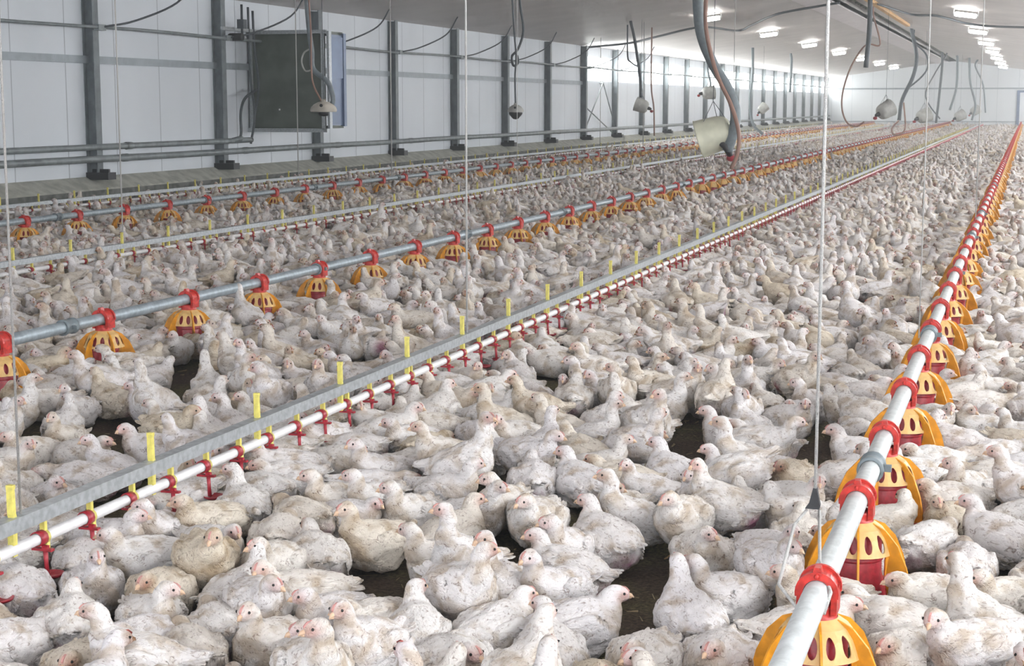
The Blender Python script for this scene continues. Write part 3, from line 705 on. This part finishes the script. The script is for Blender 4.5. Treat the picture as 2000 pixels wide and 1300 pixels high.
rope(-10.95, anchor(1172, 270, -10.95), .30, 'thin rope beside the second dome heater', .009)
rope(-9.1, anchor(1256, 265, -9.1), .33, 'pale rope beside the third window bay', .011)
rope(-2.62, anchor(1605, 372, -2.62), .30, 'thin rope reaching the front drinker line behind the nearest rope', .006)
rope(-.44, anchor(1905, 440, -.44), .36, 'thin distant rope along the right feeder row', .006)
rope(-4.55, anchor(1430, 335, -4.55), .33, 'thin rope hanging to the middle feeder row behind the cream heater', .006)
rope(-4.55, anchor(1010, 425, -4.55), .33, 'very thin rope hanging to the middle feeder row at the photo centre', .003)
# ------------------------------------------------------------------ gas heaters
def frame_from(axis):
    a = Vector(axis).normalized(); u = a.orthogonal().normalized(); w = a.cross(u)
    return Matrix(((u.x, w.x, a.x, 0), (u.y, w.y, a.y, 0), (u.z, w.z, a.z, 0), (0, 0, 0, 1)))
def img_dir(dx, dy, dz=0):   # a direction given as seen: right, up, away
    return Vector([float(t) for t in RGT*dx+UP*dy+FWD*dz])
def heater(c, axis, s, m, lab, vo=None):
    r_ = empty('gas_heater', c); tag(r_, lab, 'heater', 'hanging gas heaters'); A = frame_from(axis)
    b = MB(); b.lathe([(.06, -.24), (.13, -.235), (.185, -.19), (.215, -.10), (.235, .17), (.245, .185), (.235, .187), (.205, -.09), (.17, -.17), (.06, -.22)], 32, 0, A @ Matrix.Scale(s, 4)); b.build('canopy', m, r_)
    q = MB(); q.lathe(([(.001, -.26), (.055, -.26)] if vo is not None else [(.001, -.36), (.035, -.36), (.04, -.34), (.055, -.30)])+[(.055, -.24), (.10, -.235), (.10, -.21), (.001, -.2)], 16, 0, A @ Matrix.Scale(s, 4))
    (q.tube([(.0, 0, 0), img_dir(.12, -.16, -.2), img_dir(.20, -.26, -.1)], .035, 10) if vo is not None else None); q.build('burner', M_dark, r_)
    v = MB(); v.ball(tuple(vo if vo is not None else (A @ Vector((0, 0, -.37*s)))+Vector((0, 0, -.06*s))), (.058*s, .045*s, .045*s), 0, 12); v.build('gas_valve', M_redd, r_)
    w = MB(); top = Vector((0, 0, .42*s))
    for e_ in ((.2, 0, -.1), (-.2, 0, -.1), (.0, .2, .1), (0, 0, -.26)): w.tube([A @ (Vector(e_)*s), top], .004*max(1, s), 5)
    w.tube([top, (0, 0, zc(c[0])-float(c[2])-.012)], .004, 5); w.build('bail_wire', M_hosed, r_); return r_
hA = Vector([float(t) for t in at(1392, 264, X=-3.55)])
heater(hA, img_dir(-1, -.30, .22), .95, M_cream, 'large cream drum heater hanging over the middle of the house', img_dir(.20, -.28, -.1))
def hose(path, r, m, lab, nm='heater_hose', cat='hose', n=10, grp='heater hoses'):
    o = MB().tube(smooth_path(path), r, n).build(nm, m); tag(o, lab, cat, grp); return o
def img_path(pts, Y): return [at(x, y, Y=Y) for x, y in pts]
yA = hA.y
def topped(pts, Y):   # continue the drawn path up to the ceiling
    P = img_path(pts, Y); p0 = P[0]
    if p0[2] < zc(p0[0])-.05: P = [np.array([p0[0], p0[1], zc(p0[0])-.012])]+P
    out = []
    for p in P:
        p = np.array([p[0], p[1], min(p[2], zc(p[0])-(.012 if not out else .075))])
        if not out or np.linalg.norm(p-out[-1]) > .03: out.append(p)
    return out
hose(topped([(1362, -60), (1364, 25), (1372, 75), (1395, 130), (1420, 170), (1436, 215), (1433, 255), (1420, 295)], yA-.1), .062, M_hose, 'thick grey hose curving down to the cream drum heater', n=16)
hose(topped([(1380, -30), (1378, 40), (1385, 90), (1402, 150), (1428, 205), (1443, 260), (1440, 300), (1428, 330)], yA-.25), .024, M_brn, 'thin brown hose looping under the cream drum heater')
yB = float(at(1730, 215, X=-3.5)[1]); hB = at(1730, 215, Y=yB)
heater(hB, img_dir(1, .55, .35), .95, M_greyen, 'tilted grey drum heater right of the nearest rope, larger of the far heaters')
hose(topped([(1700, -20), (1698, 60), (1691, 132)], yB-6), .055, M_hosed, 'short thick dark hose stub ending in mid air above the tilted heater', n=14)
hose(topped([(1706, 30), (1719, 86), (1696, 86), (1680, 100), (1660, 135), (1646, 180), (1645, 215), (1655, 240), (1672, 247), (1688, 238)], yB), .022, M_brn, 'thin brown hose with a wide loop left of the tilted heater')
yC = float(at(1805, 226, X=-3.4)[1]); heater(at(1805, 226, Y=yC), img_dir(1, .42, .2), 1.05, M_greyen, 'grey drum heater beside the tilted heater, second of the far heaters')
hose(topped([(1783, -10), (1781, 60), (1790, 110), (1783, 150), (1762, 195), (1756, 235)], yC), .065, M_hosed, 'dark hose bending down to the second far heater', n=12)
hose(topped([(1785, 80), (1808, 105), (1812, 130), (1800, 150), (1770, 175)], yC+.5), .03, M_hosed, 'thin cable looping behind the dark bent hose')
hose(img_path([(1756, 235), (1742, 250), (1745, 262), (1758, 262), (1768, 248), (1765, 200)], yC-.5), .03, M_brn, 'small hose loop under the second far heater')
yD = float(at(1875, 226, X=-3.3)[1]); heater(at(1875, 226, Y=yD), img_dir(1, .5, .2), 1.15, M_greyen, 'third of the far grey drum heaters, right of the second')
hose(topped([(1845, -10), (1842, 60), (1840, 130), (1834, 190), (1828, 240)], yD), .065, M_hosed, 'dark straight hose dropping to the third far heater')
hose(topped([(1850, 40), (1849, 100), (1825, 145), (1808, 180), (1815, 205), (1836, 232)], yD+.5), .035, M_hosed, 'thin cable swinging beside the straight dark hose')
yE_ = 92.; heater(at(1905, 216, Y=yE_), img_dir(1, .6, .2), 1.1, M_greyen, 'small faint heater before the end wall')
hose(topped([(1872, 30), (1870, 120), (1868, 170), (1855, 215)], yE_-4), .06, M_hose, 'pale grey hose dropping beside the small faint heater')
hose(topped([(1896, 45), (1895, 160), (1905, 205), (1898, 235)], yE_-2), .06, M_hose, 'grey hose near the end wall, right of the faint heater')
hose(topped([(1912, 60), (1905, 130), (1920, 165), (1925, 220)], yE_), .045, M_hose, 'wavy grey cable hanging before the end wall')
def dome(px, py, X, w, lab, block):
    y = float(at(px, py, X=X)[1]); c = at(px, py, X=X); r_ = empty('dome_heater', c); tag(r_, lab, 'heater', 'dome heaters')
    m = MB(); m.lathe([(w*.5, -.02), (w*.5, 0), (w*.46, .035), (w*.36, .07), (w*.2, .10), (.03, .11), (.03, .14), (.001, .14)], 24); m.lathe([(w*.49, -.03), (w*.44, .0), (.001, .1)], 24)
    m.build('dome', M_dome if not block else M_greyen, r_)
    k = MB(); k.lathe([(.001, -.09 if not block else -.16), (w*.16, -.08 if not block else -.15), (w*.42 if block else w*.2, -.06), (w*.42 if block else w*.2, .02), (.001, .02)], 16); k.build('burner', M_dark, r_)
    q = MB(); q.lathe([(.001, .0), (.022, .0), (.022, .006), (.001, .006)], 10, 0, Matrix.Translation((.1*w, -w*.43, .055)) @ Matrix.Rotation(PI/2, 4, 'X')); q.build('inlet', M_dark, r_)
    MB().tube([(0, 0, .13), (0, 0, zc(c[0])-float(c[2])-.012)], .004, 5).build('hanging_wire', M_hosed, r_)
    return c, y
c, y = dome(632, 214, -9.0, .36, 'pale dome heater hanging in front of the green fan box', False)
hose(topped([(598, -20), (603, 50), (609, 100), (612, 135), (640, 160), (650, 190), (648, 205)], y+.2), .035, M_hose, 'grey hose hanging in front of the fan box', n=10)
hose(topped([(602, -20), (607, 60), (608, 130), (612, 165), (628, 198)], y), .012, M_brn, 'thin brown tube beside the grey hose on the fan box')
hose(img_path([(606, 95), (594, 103), (589, 120), (596, 138), (609, 136), (612, 128)], y+.2), .011, M_greyen, 'pale wire loop in front of the fan box', 'wire_loop', 'wire')
c, y = dome(1007, 216, -9.0, .30, 'grey dome heater on a cable between the fifth and sixth wall columns', True)
hose(topped([(1000, -10), (1004, 60), (1008, 110), (1006, 150), (1007, 205)], y), .016, M_hosed, 'dark cable dropping to the dome heater between the wall columns')
hose(topped([(1016, 10), (1022, 60), (1012, 95), (1000, 110), (1003, 128), (1012, 122), (1010, 108)], y+.2), .022, M_hosed, 'knotted dark hose above the dome heater between the wall columns')
for (px, py, X, ax, s, lab) in ((1252, 206, -9.0, (-1, .4, .2), .75, 'small grey heater before the third window bay'), (1385, 181, -9.0, (1, .12, .1), .85, 'small horizontal heater just left of the thick grey hose'), (1490, 212, -9.0, (.7, .7, .2), .75, 'small cone heater right of the thick grey hose')):
    y = float(at(px, py, X=X)[1]); heater(at(px, py, Y=y), img_dir(*ax), s, M_greyen, lab)
    if px < 1300:
        hose(topped([(1232, -10), (1240, 80), (1250, 150), (1252, 190)], y), .035, M_hosed, 'dark hose dropping to the small heater before the third window bay')
        hose(topped([(1226, 10), (1226, 110), (1233, 122), (1245, 130)], y+1), .02, M_hosed, 'thin cable hooked left of the dark hose by the windows')
        hose(topped([(1272, 165), (1277, 210), (1278, 265)], y+3), .02, M_brn, 'thin reddish hose by the fourth window bay')
    elif px < 1400:
        hose(topped([(1378, 100), (1384, 145), (1388, 165), (1380, 178)], y), .03, M_hose, 'grey hose dropping to the small horizontal heater')
    else:
        hose(topped([(1471, 50), (1470, 150), (1465, 190), (1470, 240), (1490, 262)], y), .05, M_hose, 'double grey hose hanging right of the big curved hose')
        hose(topped([(1545, 70), (1546, 120), (1543, 180)], y+8), .05, M_hose, 'thin grey cable hanging before the far windows')
# cable slung across the house under the ceiling
hose([CAM+(on_ceiling(x, y)-CAM)*.965 for x, y in ((1150, 92), (1230, 84), (1290, 70), (1370, 53), (1440, 60), (1470, 48), (1520, 27), (1600, 12), (1640, 5))], .03, M_hosed, 'dark cable slung across the left ceiling slope', 'slung_cable', 'cable', 6, 'cables slung across')
hose([CAM+(on_ceiling(x, y)-CAM)*.965 for x, y in ((1715, 8), (1780, 28), (1830, 31), (1890, 46), (1950, 52), (2060, 54))], .03, M_hosed, 'dark cable slung across the right ceiling slope', 'slung_cable', 'cable', 6, 'cables slung across')
# ================================================================== chickens
LOD0 = []; 
for i, ps in enumerate(POSES):
    V, Fq, C, sm, bk, cb, eyes = bird_mesh(i, ps, M_bird)
    for mir in (0, 1):
        s = -1 if mir else 1
        def fl(vs): return [(v[0], v[1]*s, v[2]) for v in vs]
        def ff(fs): return [tuple(f)[::-1] for f in fs] if mir else fs
        me = arr_mesh('chicken', fl(V), ff(Fq), C, sm, M_bird)
        parts = []
        for nm, q, m_ in (('beak', bk, M_beak), ('comb', cb, M_comb), ('eye', eyes[0], M_eye), ('eye', eyes[1], M_eye)):
            q2 = MB(); q2.v = fl(q.v); q2.f = ff(q.f); q2.m = list(q.m); q2.sm = list(q.sm); parts.append((nm, q2.mesh(nm, m_)))
        # far version: body plus head pieces in one, coloured by attribute
        V2 = list(fl(V)); F2 = list(ff(Fq)); C2 = list(C); sm2 = list(sm)
        for q, col in ((bk, (.5, .33, .22)), (cb, (.5, .12, .10)), (eyes[0], (.02, .02, .02)), (eyes[1], (.02, .02, .02))):
            n0 = len(V2); V2 += fl(q.v); C2 += [list(col)]*len(q.v)
            for f in ff(q.f): F2.append(tuple(k+n0 for k in f)); sm2.append(True)
        full = arr_mesh('src', V2, F2, C2, sm2, M_bird)
        n = len(F2)*2
        lods = [decimated(full, min(1, r_/n)) for r_ in (5200, 1300, 420, 130)]
        bpy.data.meshes.remove(full)
        h = ps['head']; yw = ps['yaw']
        LOD0.append(dict(me=me, parts=parts, lods=lods, head=(h[0], h[1]*s, h[2]), yaw=yw*s, zb=ps['zb'], idx=i))
NP = len(LOD0)
DIRS = {'R': 0, 'RB': 45, 'B': 90, 'LB': 135, 'L': 180, 'LF': 225, 'F': 270, 'RF': 315}
HAND = [  # body px, head px, where the beak points, as in the photograph
(1112,1228,1200,1160,'R'),(940,1228,1003,1150,'R'),(1085,1158,1038,1088,'LF'),(925,1158,982,1082,'R'),(868,1098,797,1032,'L'),(734,1062,668,1000,'LF'),
(885,1048,925,972,'R'),(1095,1075,1066,1018,'L'),(1182,1062,1142,980,'L'),(1241,1017,1204,927,'L'),(1335,1015,1300,978,'L'),(1317,935,1284,868,'L'),
(1040,942,1040,880,'B'),(1000,990,975,934,'L'),(1062,1022,1030,985,'L'),(1140,948,1100,880,'L'),(868,965,918,906,'R'),(800,1005,768,948,'L'),(716,980,664,927,'L'),
(745,925,690,868,'L'),(947,892,955,830,'R'),(1030,890,1090,850,'R'),(1147,893,1120,835,'B'),(1225,880,1275,850,'R'),(745,1222,655,1190,'L'),(835,1262,838,1152,'R'),
(690,1268,640,1188,'LF'),(862,1296,912,1280,'R'),(1262,1296,1228,1272,'L'),(1348,1215,1325,1100,'B'),(1461,1160,1400,1090,'L'),(1500,1110,1545,1070,'RF'),
(1452,1000,1440,935,'B'),(1560,1055,1562,990,'B'),(1545,940,1518,915,'L'),(1440,925,1420,975,'LF'),(1372,1085,1390,1052,'R'),(1800,985,1755,945,'L'),(1810,1068,1850,1030,'B'),
(1888,1110,1878,1053,'B'),(1775,1160,1716,1117,'L'),(1752,1228,1667,1160,'L'),(1765,1290,1718,1270,'L'),(1905,1268,1822,1210,'LF'),(1965,1185,1912,1130,'L'),(1960,1060,1908,985,'L'),
(1890,962,1870,905,'L'),(1950,935,1888,915,'L'),(1940,895,1890,885,'L'),(1825,912,1778,878,'L'),(1408,1296,1385,1275,'LF'),(105,1230,118,1140,'RB'),(180,1148,192,1087,'F'),
(38,1160,12,1095,'B'),(305,1205,352,1147,'R'),(320,1170,283,1147,'L'),(275,1270,230,1240,'L'),(350,1275,335,1225,'B'),(530,1255,475,1190,'LF'),(655,1210,600,1157,'L'),
(290,1095,200,1045,'L'),(385,1098,400,1060,'L'),(415,1022,362,975,'L'),(318,1040,280,992,'L'),(465,1000,438,920,'L'),(545,1055,570,1010,'RB'),(535,1110,502,1068,'L'),
(620,1090,590,1013,'LB'),(668,985,614,934,'L'),(565,940,518,905,'L'),(40,1262,-30,1230,'L'),(215,1300,185,1288,'F'),(60,890,20,850,'L'),(160,893,200,860,'R'),(165,940,92,920,'L'),
(440,1235,420,1180,'B'),(590,1285,560,1230,'L'),(1030,1010,1035,985,'L'),(490,1190,525,1150,'R'),
(1430,855,1380,800,'L'),(1480,870,1550,825,'R'),(1290,800,1360,735,'R'),(1585,790,1560,745,'L'),(1450,800,1455,770,'F'),(1395,760,1390,720,'L'),(1245,860,1290,800,'RB'),
(1180,830,1200,775,'R'),(1010,860,975,820,'R'),(1120,780,1125,725,'B'),(1205,765,1190,720,'L'),(1040,780,1060,775,'R'),(640,1300,650,1225,'L'),
(410,760,400,690,'B'),(290,745,330,700,'B'),(480,745,490,700,'R'),(625,700,640,680,'R'),(100,790,50,745,'L'),(330,840,380,800,'R'),
]
BARE = [(345,738,45,24),(1340,862,32,26),(1262,1130,55,45),(1300,1180,40,45),(740,1148,70,38),(1270,1235,70,55),(1290,1275,50,30),(1600,862,38,26),(230,1190,55,38),(265,1150,40,30),(945,1278,48,30),(235,842,48,26),(1350,905,30,26),
        (1250,1080,60,30),(1115,960,16,12),(660,1080,22,18),(130,905,24,12),(260,960,34,14),(1560,905,34,18),(1095,740,18,10),(1450,1230,30,30),(700,1110,50,24),(560,1290,30,14),(400,1260,25,22),(1510,1165,26,22)]
BW = []
for x, y, rx, ry in BARE:
    p = at(x, y, z=.02); q = at(x+rx, y, z=.02); u = at(x, y-ry, z=.02)
    BW.append((p[0], p[1], float(np.hypot(*(q-p)[:2])), float(np.hypot(*(u-p)[:2]))))
def covers(x, y, hgt=.1):
    u, v, z_ = proj((x, y, hgt)); k = F/z_
    for a, b, rx, ry in BARE:
        if ((u-a)/(rx+.085*k))**2+((v-b)/(ry+.075*k))**2 < 1: return True
    return False
def bare(x, y):
    if covers(x, y): return True
    for a, b, rx, ry in BW:
        dx, dy = x-a, y-b; ca, sa = math.cos(YAW), math.sin(YAW); u = dx*ca+dy*sa; v = -dx*sa+dy*ca
        if (u/rx)**2+(v/ry)**2 < 1: return True
    return False
placed = []      # x, y, heading, pose, size
def circles(x, y, h): c, s = math.cos(h), math.sin(h); return ((x+.048*c, y+.048*s), (x-.052*c, y-.052*s))
grid = {}
def clash(x, y, h, r2):
    for cx, cy in circles(x, y, h):
        gx, gy = int(cx//.16), int(cy//.16)
        for a in (-1, 0, 1):
            for b in (-1, 0, 1):
                for (px, py) in grid.get((gx+a, gy+b), ()):
                    if (px-cx)**2+(py-cy)**2 < r2: return True
    return False
def put(x, y, h, p, s):
    for cx, cy in circles(x, y, h): grid.setdefault((int(cx//.16), int(cy//.16)), []).append((cx, cy))
    placed.append((x, y, h, p, s))
def near_feeder(x, y, r=None):
    if r is None: r = .255 if x > -1.5 else .225
    for nm, X, y0, cnt, nr in LINES:
        if abs(x-X) < r:
            k = round((y-y0)/.905)
            if 0 <= k and (x-X)**2+(y-y0-.905*k)**2 < r*r: return True
    return False
hand = []
for bx, by, hx, hy, bd in HAND:
    best = None
    for p, Q in enumerate(LOD0):
        bp = at(bx, by, z=Q['zb']); hp = at(hx, hy, z=Q['head'][2])
        d = (hp-bp)[:2]; L_ = float(np.hypot(*d)); h0 = math.hypot(Q['head'][0], Q['head'][1])
        hd_ = math.atan2(d[1], d[0])-math.atan2(Q['head'][1], Q['head'][0])
        want = math.radians(DIRS[bd])+YAW; err = (hd_+Q['yaw']-want+PI) % (2*PI)-PI
        c = abs(L_-h0)/.05+abs(err)*1.1+R.random()*.25+(0.8 if Q['idx'] == 8 else 0)
        if best is None or c < best[0]: best = (c, bp[0], bp[1], hd_, p)
    hand.append(list(best[1:]))
# push hand-placed birds apart a little where their bodies meet
for it in range(30):
    for i in range(len(hand)):
        for j in range(i+1, len(hand)):
            a, b = hand[i], hand[j]
            if abs(a[0]-b[0]) > .3 or abs(a[1]-b[1]) > .3: continue
            for ca in circles(*a[:3]):
                for cb_ in circles(*b[:3]):
                    dx, dy = ca[0]-cb_[0], ca[1]-cb_[1]; d = math.hypot(dx, dy)+1e-6
                    if d < .128:
                        k = (.128-d)*.25/d; a[0] += dx*k; a[1] += dy*k; b[0] -= dx*k; b[1] -= dy*k
    for a in hand:
        for nm, X, y0, cnt, nr in LINES:
            k = round((a[1]-y0)/.905); dx, dy = a[0]-X, a[1]-y0-.905*k; d = math.hypot(dx, dy)
            if k >= 0 and d < .25: a[0] += dx*(.25-d)/d; a[1] += dy*(.25-d)/d
for x, y, h, p in hand: put(x, y, h, p, R.uniform(.97, 1.04))
WGT = [3, 5, 4, 4, 1.6, 2, 1.6, 2, 1.5, 3, 1.0, 4]
def rand_pose(): i = R.choices(range(12), WGT)[0]; return i*2+R.randrange(2)
WF = [1.2, 5, 5, 6, .4, .8, 3, 1.2, 2, 2, .8, 6]
def far_pose(x, y): return (R.choice((3, 6, 11)) if (-2.85 < x < -2.1 or near_feeder(x, y, .46 if x > -1.5 else .36)) else R.choices(range(12), WF)[0])*2+R.randrange(2)
def rand_head(): return YAW+PI+R.gauss(0, .8) if R.random() < .45 else R.uniform(0, 2*PI)
def zdist(x, y): return (np.array([x, y, .1])-CAM)@FWD
NEARZ = 13.5
tries = 0
while tries < 42000:
    tries += 1
    y = 1.4+(14.6-1.4)*R.random()**.8; x = R.uniform(max(XW+.5, -1.6-.78*y), min(XR-.3, .9+.12*y))
    if zdist(x, y) > NEARZ or near_feeder(x, y) or bare(x, y): continue
    h = rand_head(); p_ = rand_pose()
    if near_feeder(x, y, .46 if x > -1.5 else .36): p_ = R.choice((3, 6, 8, 11))*2+R.randrange(2)
    if -2.85 < x < -2.15: p_ = R.choice((3, 6, 8, 11))*2+R.randrange(2)
    if clash(x, y, h, .128**2): continue
    put(x, y, h, p_, R.uniform(.9, 1.06))
near_n = len(placed)
# farther birds on a jittered grid that opens up with distance
y = 9.0; row = 0; far = []
while y < YE-.6:
    zd0 = y*.95
    sp = .215 if y < 34 else (.27 if y < 60 else .36)
    x = XW+.46+R.uniform(0, sp)
    while x < min(XR-.5, 1.1+.03*y):
        xx = x+R.uniform(-.35, .35)*sp; yy = y+R.uniform(-.35, .35)*sp; z_ = zdist(xx, yy); u = proj((xx, yy, .1))[0]
        if z_ > NEARZ and -160 < u < 2200 and XW+.42 < xx and not near_feeder(xx, yy, .23): far.append((xx, yy, rand_head(), far_pose(xx, yy), R.uniform(.92, 1.06)))
        x += sp
    y += sp
# the 300 that show largest are birds of their own
def inframe(b):
    u, v, z_ = proj((b[0], b[1], .15)); return -40 < u < 2040 and v < 1335 and z_ > 0
vis = sorted([b for b in placed if inframe(b)], key=lambda b: zdist(b[0], b[1]))
own = vis[:300]; ownset = set(id(b) for b in own)
rest = [b for b in placed if id(b) not in ownset]+far
LM = []
for nm, k, X, y in feeders:
    nmx = {'right': 'right row', 'middle': 'middle row', 'left': 'back row'}[nm]
    if k <= 12: LM.append((X, y, 'the %s feeder of the %s' % (ORD[k-1] if k > 1 else 'nearest' if nm == 'right' else 'leftmost', nmx)))
for k in range(14):
    yk = 3.72+.75*k; LM.append((-2.62, yk, 'the %s front yellow hanger' % (ORD[k] if k else 'leftmost')))
for nm, (px, py) in {'the dark bare patch at bottom centre': (1270, 1200), 'the brown patch bottom left': (740, 1145), 'the dark gap at bottom left': (240, 1190), 'the olive bare patch right of centre': (1345, 880), 'the brown patch left of the right row': (1600, 865), 'the dark gap above the drinkers': (240, 842), 'the small bare patch behind the drinker line': (345, 738), 'the gap at the bottom edge': (945, 1280), 'the bottom left corner': (40, 1270), 'the bottom right corner': (1960, 1260), 'the bottom edge under the second yellow hanger': (430, 1290)}.items():
    p = at(px, py, z=0); LM.append((p[0], p[1], nm))
def rel(b, l):   # viewed side
    d = np.array([b[0]-l[0], b[1]-l[1]]); r_ = d@RGT[:2]; f = d@np.array([-math.sin(YAW), math.cos(YAW)])
    if abs(r_) > abs(f): return 'right of' if r_ > 0 else 'left of'
    return 'behind' if f > 0 else 'in front of'
def look(b):
    Q = LOD0[b[3]]; a = math.degrees(b[2]+Q['yaw']-YAW) % 360
    return ['right', 'away', 'left', 'forward'][int(((a+45) % 360)//90)]
binned = {}
for b in own:
    l = min(LM, key=lambda l: (l[0]-b[0])**2+(l[1]-b[1])**2); binned.setdefault((l[2], rel(b, l)), []).append((math.hypot(l[0]-b[0], l[1]-b[1]), id(b), b))
labels = {}
for (ln, sd), bs in binned.items():
    bs.sort()
    for j, (d, i_, b) in enumerate(bs):
        Q = LOD0[b[3]]; st_ = 'standing' if Q['zb'] > .12 else 'sitting'
        labels[i_] = '%s chicken facing %s, %s %s %s' % (st_, look(b), ORD[j] if j else 'closest', sd, ln) if len(bs) > 1 else '%s white chicken facing %s, %s %s' % (st_, look(b), sd, ln)
for n, b in enumerate(own):
    x, y, h, p, s = b; Q = LOD0[p]
    o = link('chicken', Q['me'], None, (x, y, 0)); o.rotation_euler = (0, 0, h); o.scale = (s, s, s)
    tag(o, labels[id(b)], 'chicken', 'white chickens crowding the barn floor')
    for nm, me in Q['parts']: link(nm, me, o)
# everything farther: one flock
def flock(birds, name):
    VV, TT, CC, RR = [], [], [], []; off = 0
    for x, y, h, p, s in birds:
        z_ = zdist(x, y); l = 0 if z_ < 7.5 and inframe((x, y)) else 1 if z_ < 17 else 2 if z_ < 32 else 3
        V, T, C = LOD0[p]['lods'][l]; c, sn = math.cos(h)*s, math.sin(h)*s
        W = np.empty_like(V); W[:, 0] = V[:, 0]*c-V[:, 1]*sn+x; W[:, 1] = V[:, 0]*sn+V[:, 1]*c+y; W[:, 2] = V[:, 2]*s
        VV.append(W); TT.append(T+off); CC.append(C); RR.append(np.full(len(V), R.random())); off += len(V)
    V = np.concatenate(VV); T = np.concatenate(TT); C = np.concatenate(CC); Q = np.concatenate(RR)
    me = bpy.data.meshes.new(name); me.vertices.add(len(V)); me.vertices.foreach_set('co', V.ravel())
    me.loops.add(len(T)*3); me.loops.foreach_set('vertex_index', T.ravel().astype(np.int32))
    me.polygons.add(len(T)); me.polygons.foreach_set('loop_start', np.arange(len(T), dtype=np.int32)*3)
    me.polygons.foreach_set('use_smooth', np.ones(len(T), dtype=bool))
    me.update(calc_edges=True); me.materials.append(M_bird)
    a = me.attributes.new('Col', 'FLOAT_COLOR', 'POINT'); a.data.foreach_set('color', C.ravel())
    a = me.attributes.new('rnd', 'FLOAT', 'POINT'); a.data.foreach_set('value', Q)
    o = link(name, me); print('flock', len(birds), 'tris', len(T)); return o
o = flock(rest, 'chicken_flock'); tag(o, 'dense flock of white chickens filling the barn behind the nearest birds', 'chickens', None, 'stuff')
print('near', near_n, 'visible near', len(vis), 'own', len(own), 'max own z', zdist(own[-1][0], own[-1][1]))
# straw and droppings scattered on the litter
st = MB()
for k in range(2600):
    x = R.uniform(-6, 1.5); y = R.uniform(2.2, 9); a = R.uniform(0, PI); l_ = R.uniform(.008, .03); w_ = R.uniform(.0015, .004)
    c, s = math.cos(a), math.sin(a); z = .004
    st.add([(x-c*l_-s*w_, y-s*l_+c*w_, z), (x+c*l_-s*w_, y+s*l_+c*w_, z+R.uniform(0, .006)), (x+c*l_+s*w_, y+s*l_-c*w_, z), (x-c*l_+s*w_, y-s*l_-c*w_, z)], [(0, 1, 2, 3)])
tag(st.build('litter_straw', mat('straw', (.30, .23, .13), .9)), 'scattered straw bits and shavings on the dark barn litter', 'litter', None, 'stuff')
# ================================================================== light, camera
sc = bpy.context.scene
w = bpy.data.worlds.new('daylight'); sc.world = w; w.use_nodes = True
w.node_tree.nodes['Background'].inputs[0].default_value = (.86, .90, 1, 1); w.node_tree.nodes['Background'].inputs[1].default_value = 1.0
vs_ = w.node_tree.nodes.new('ShaderNodeVolumeScatter'); vs_.inputs['Density'].default_value = .0055; vs_.inputs['Anisotropy'].default_value = .3
w.node_tree.links.new(vs_.outputs[0], w.node_tree.nodes['World Output'].inputs['Volume'])     # dusty air
cd = bpy.data.cameras.new('camera'); cam = bpy.data.objects.new('camera', cd); COL.objects.link(cam); cam.location = (0, 0, H)
cam.rotation_euler = (PI/2-PITCH, 0, YAW); cd.sensor_width = 36; cd.lens = 36*F/2000; cd.clip_end = 400; cd.clip_start = .05
sc.camera = cam
sc.view_settings.view_transform = 'Standard'; sc.view_settings.look = 'None'; sc.view_settings.gamma = 1; sc.view_settings.use_curve_mapping = False
sc.view_settings.exposure = 0.14
sc.cycles.use_adaptive_sampling = True; sc.cycles.use_light_tree = False; sc.cycles.adaptive_threshold = .13; sc.cycles.adaptive_min_samples = 12
sc.cycles.max_bounces = 4; sc.cycles.diffuse_bounces = 3; sc.cycles.glossy_bounces = 2; sc.cycles.transmission_bounces = 2; sc.cycles.volume_bounces = 0
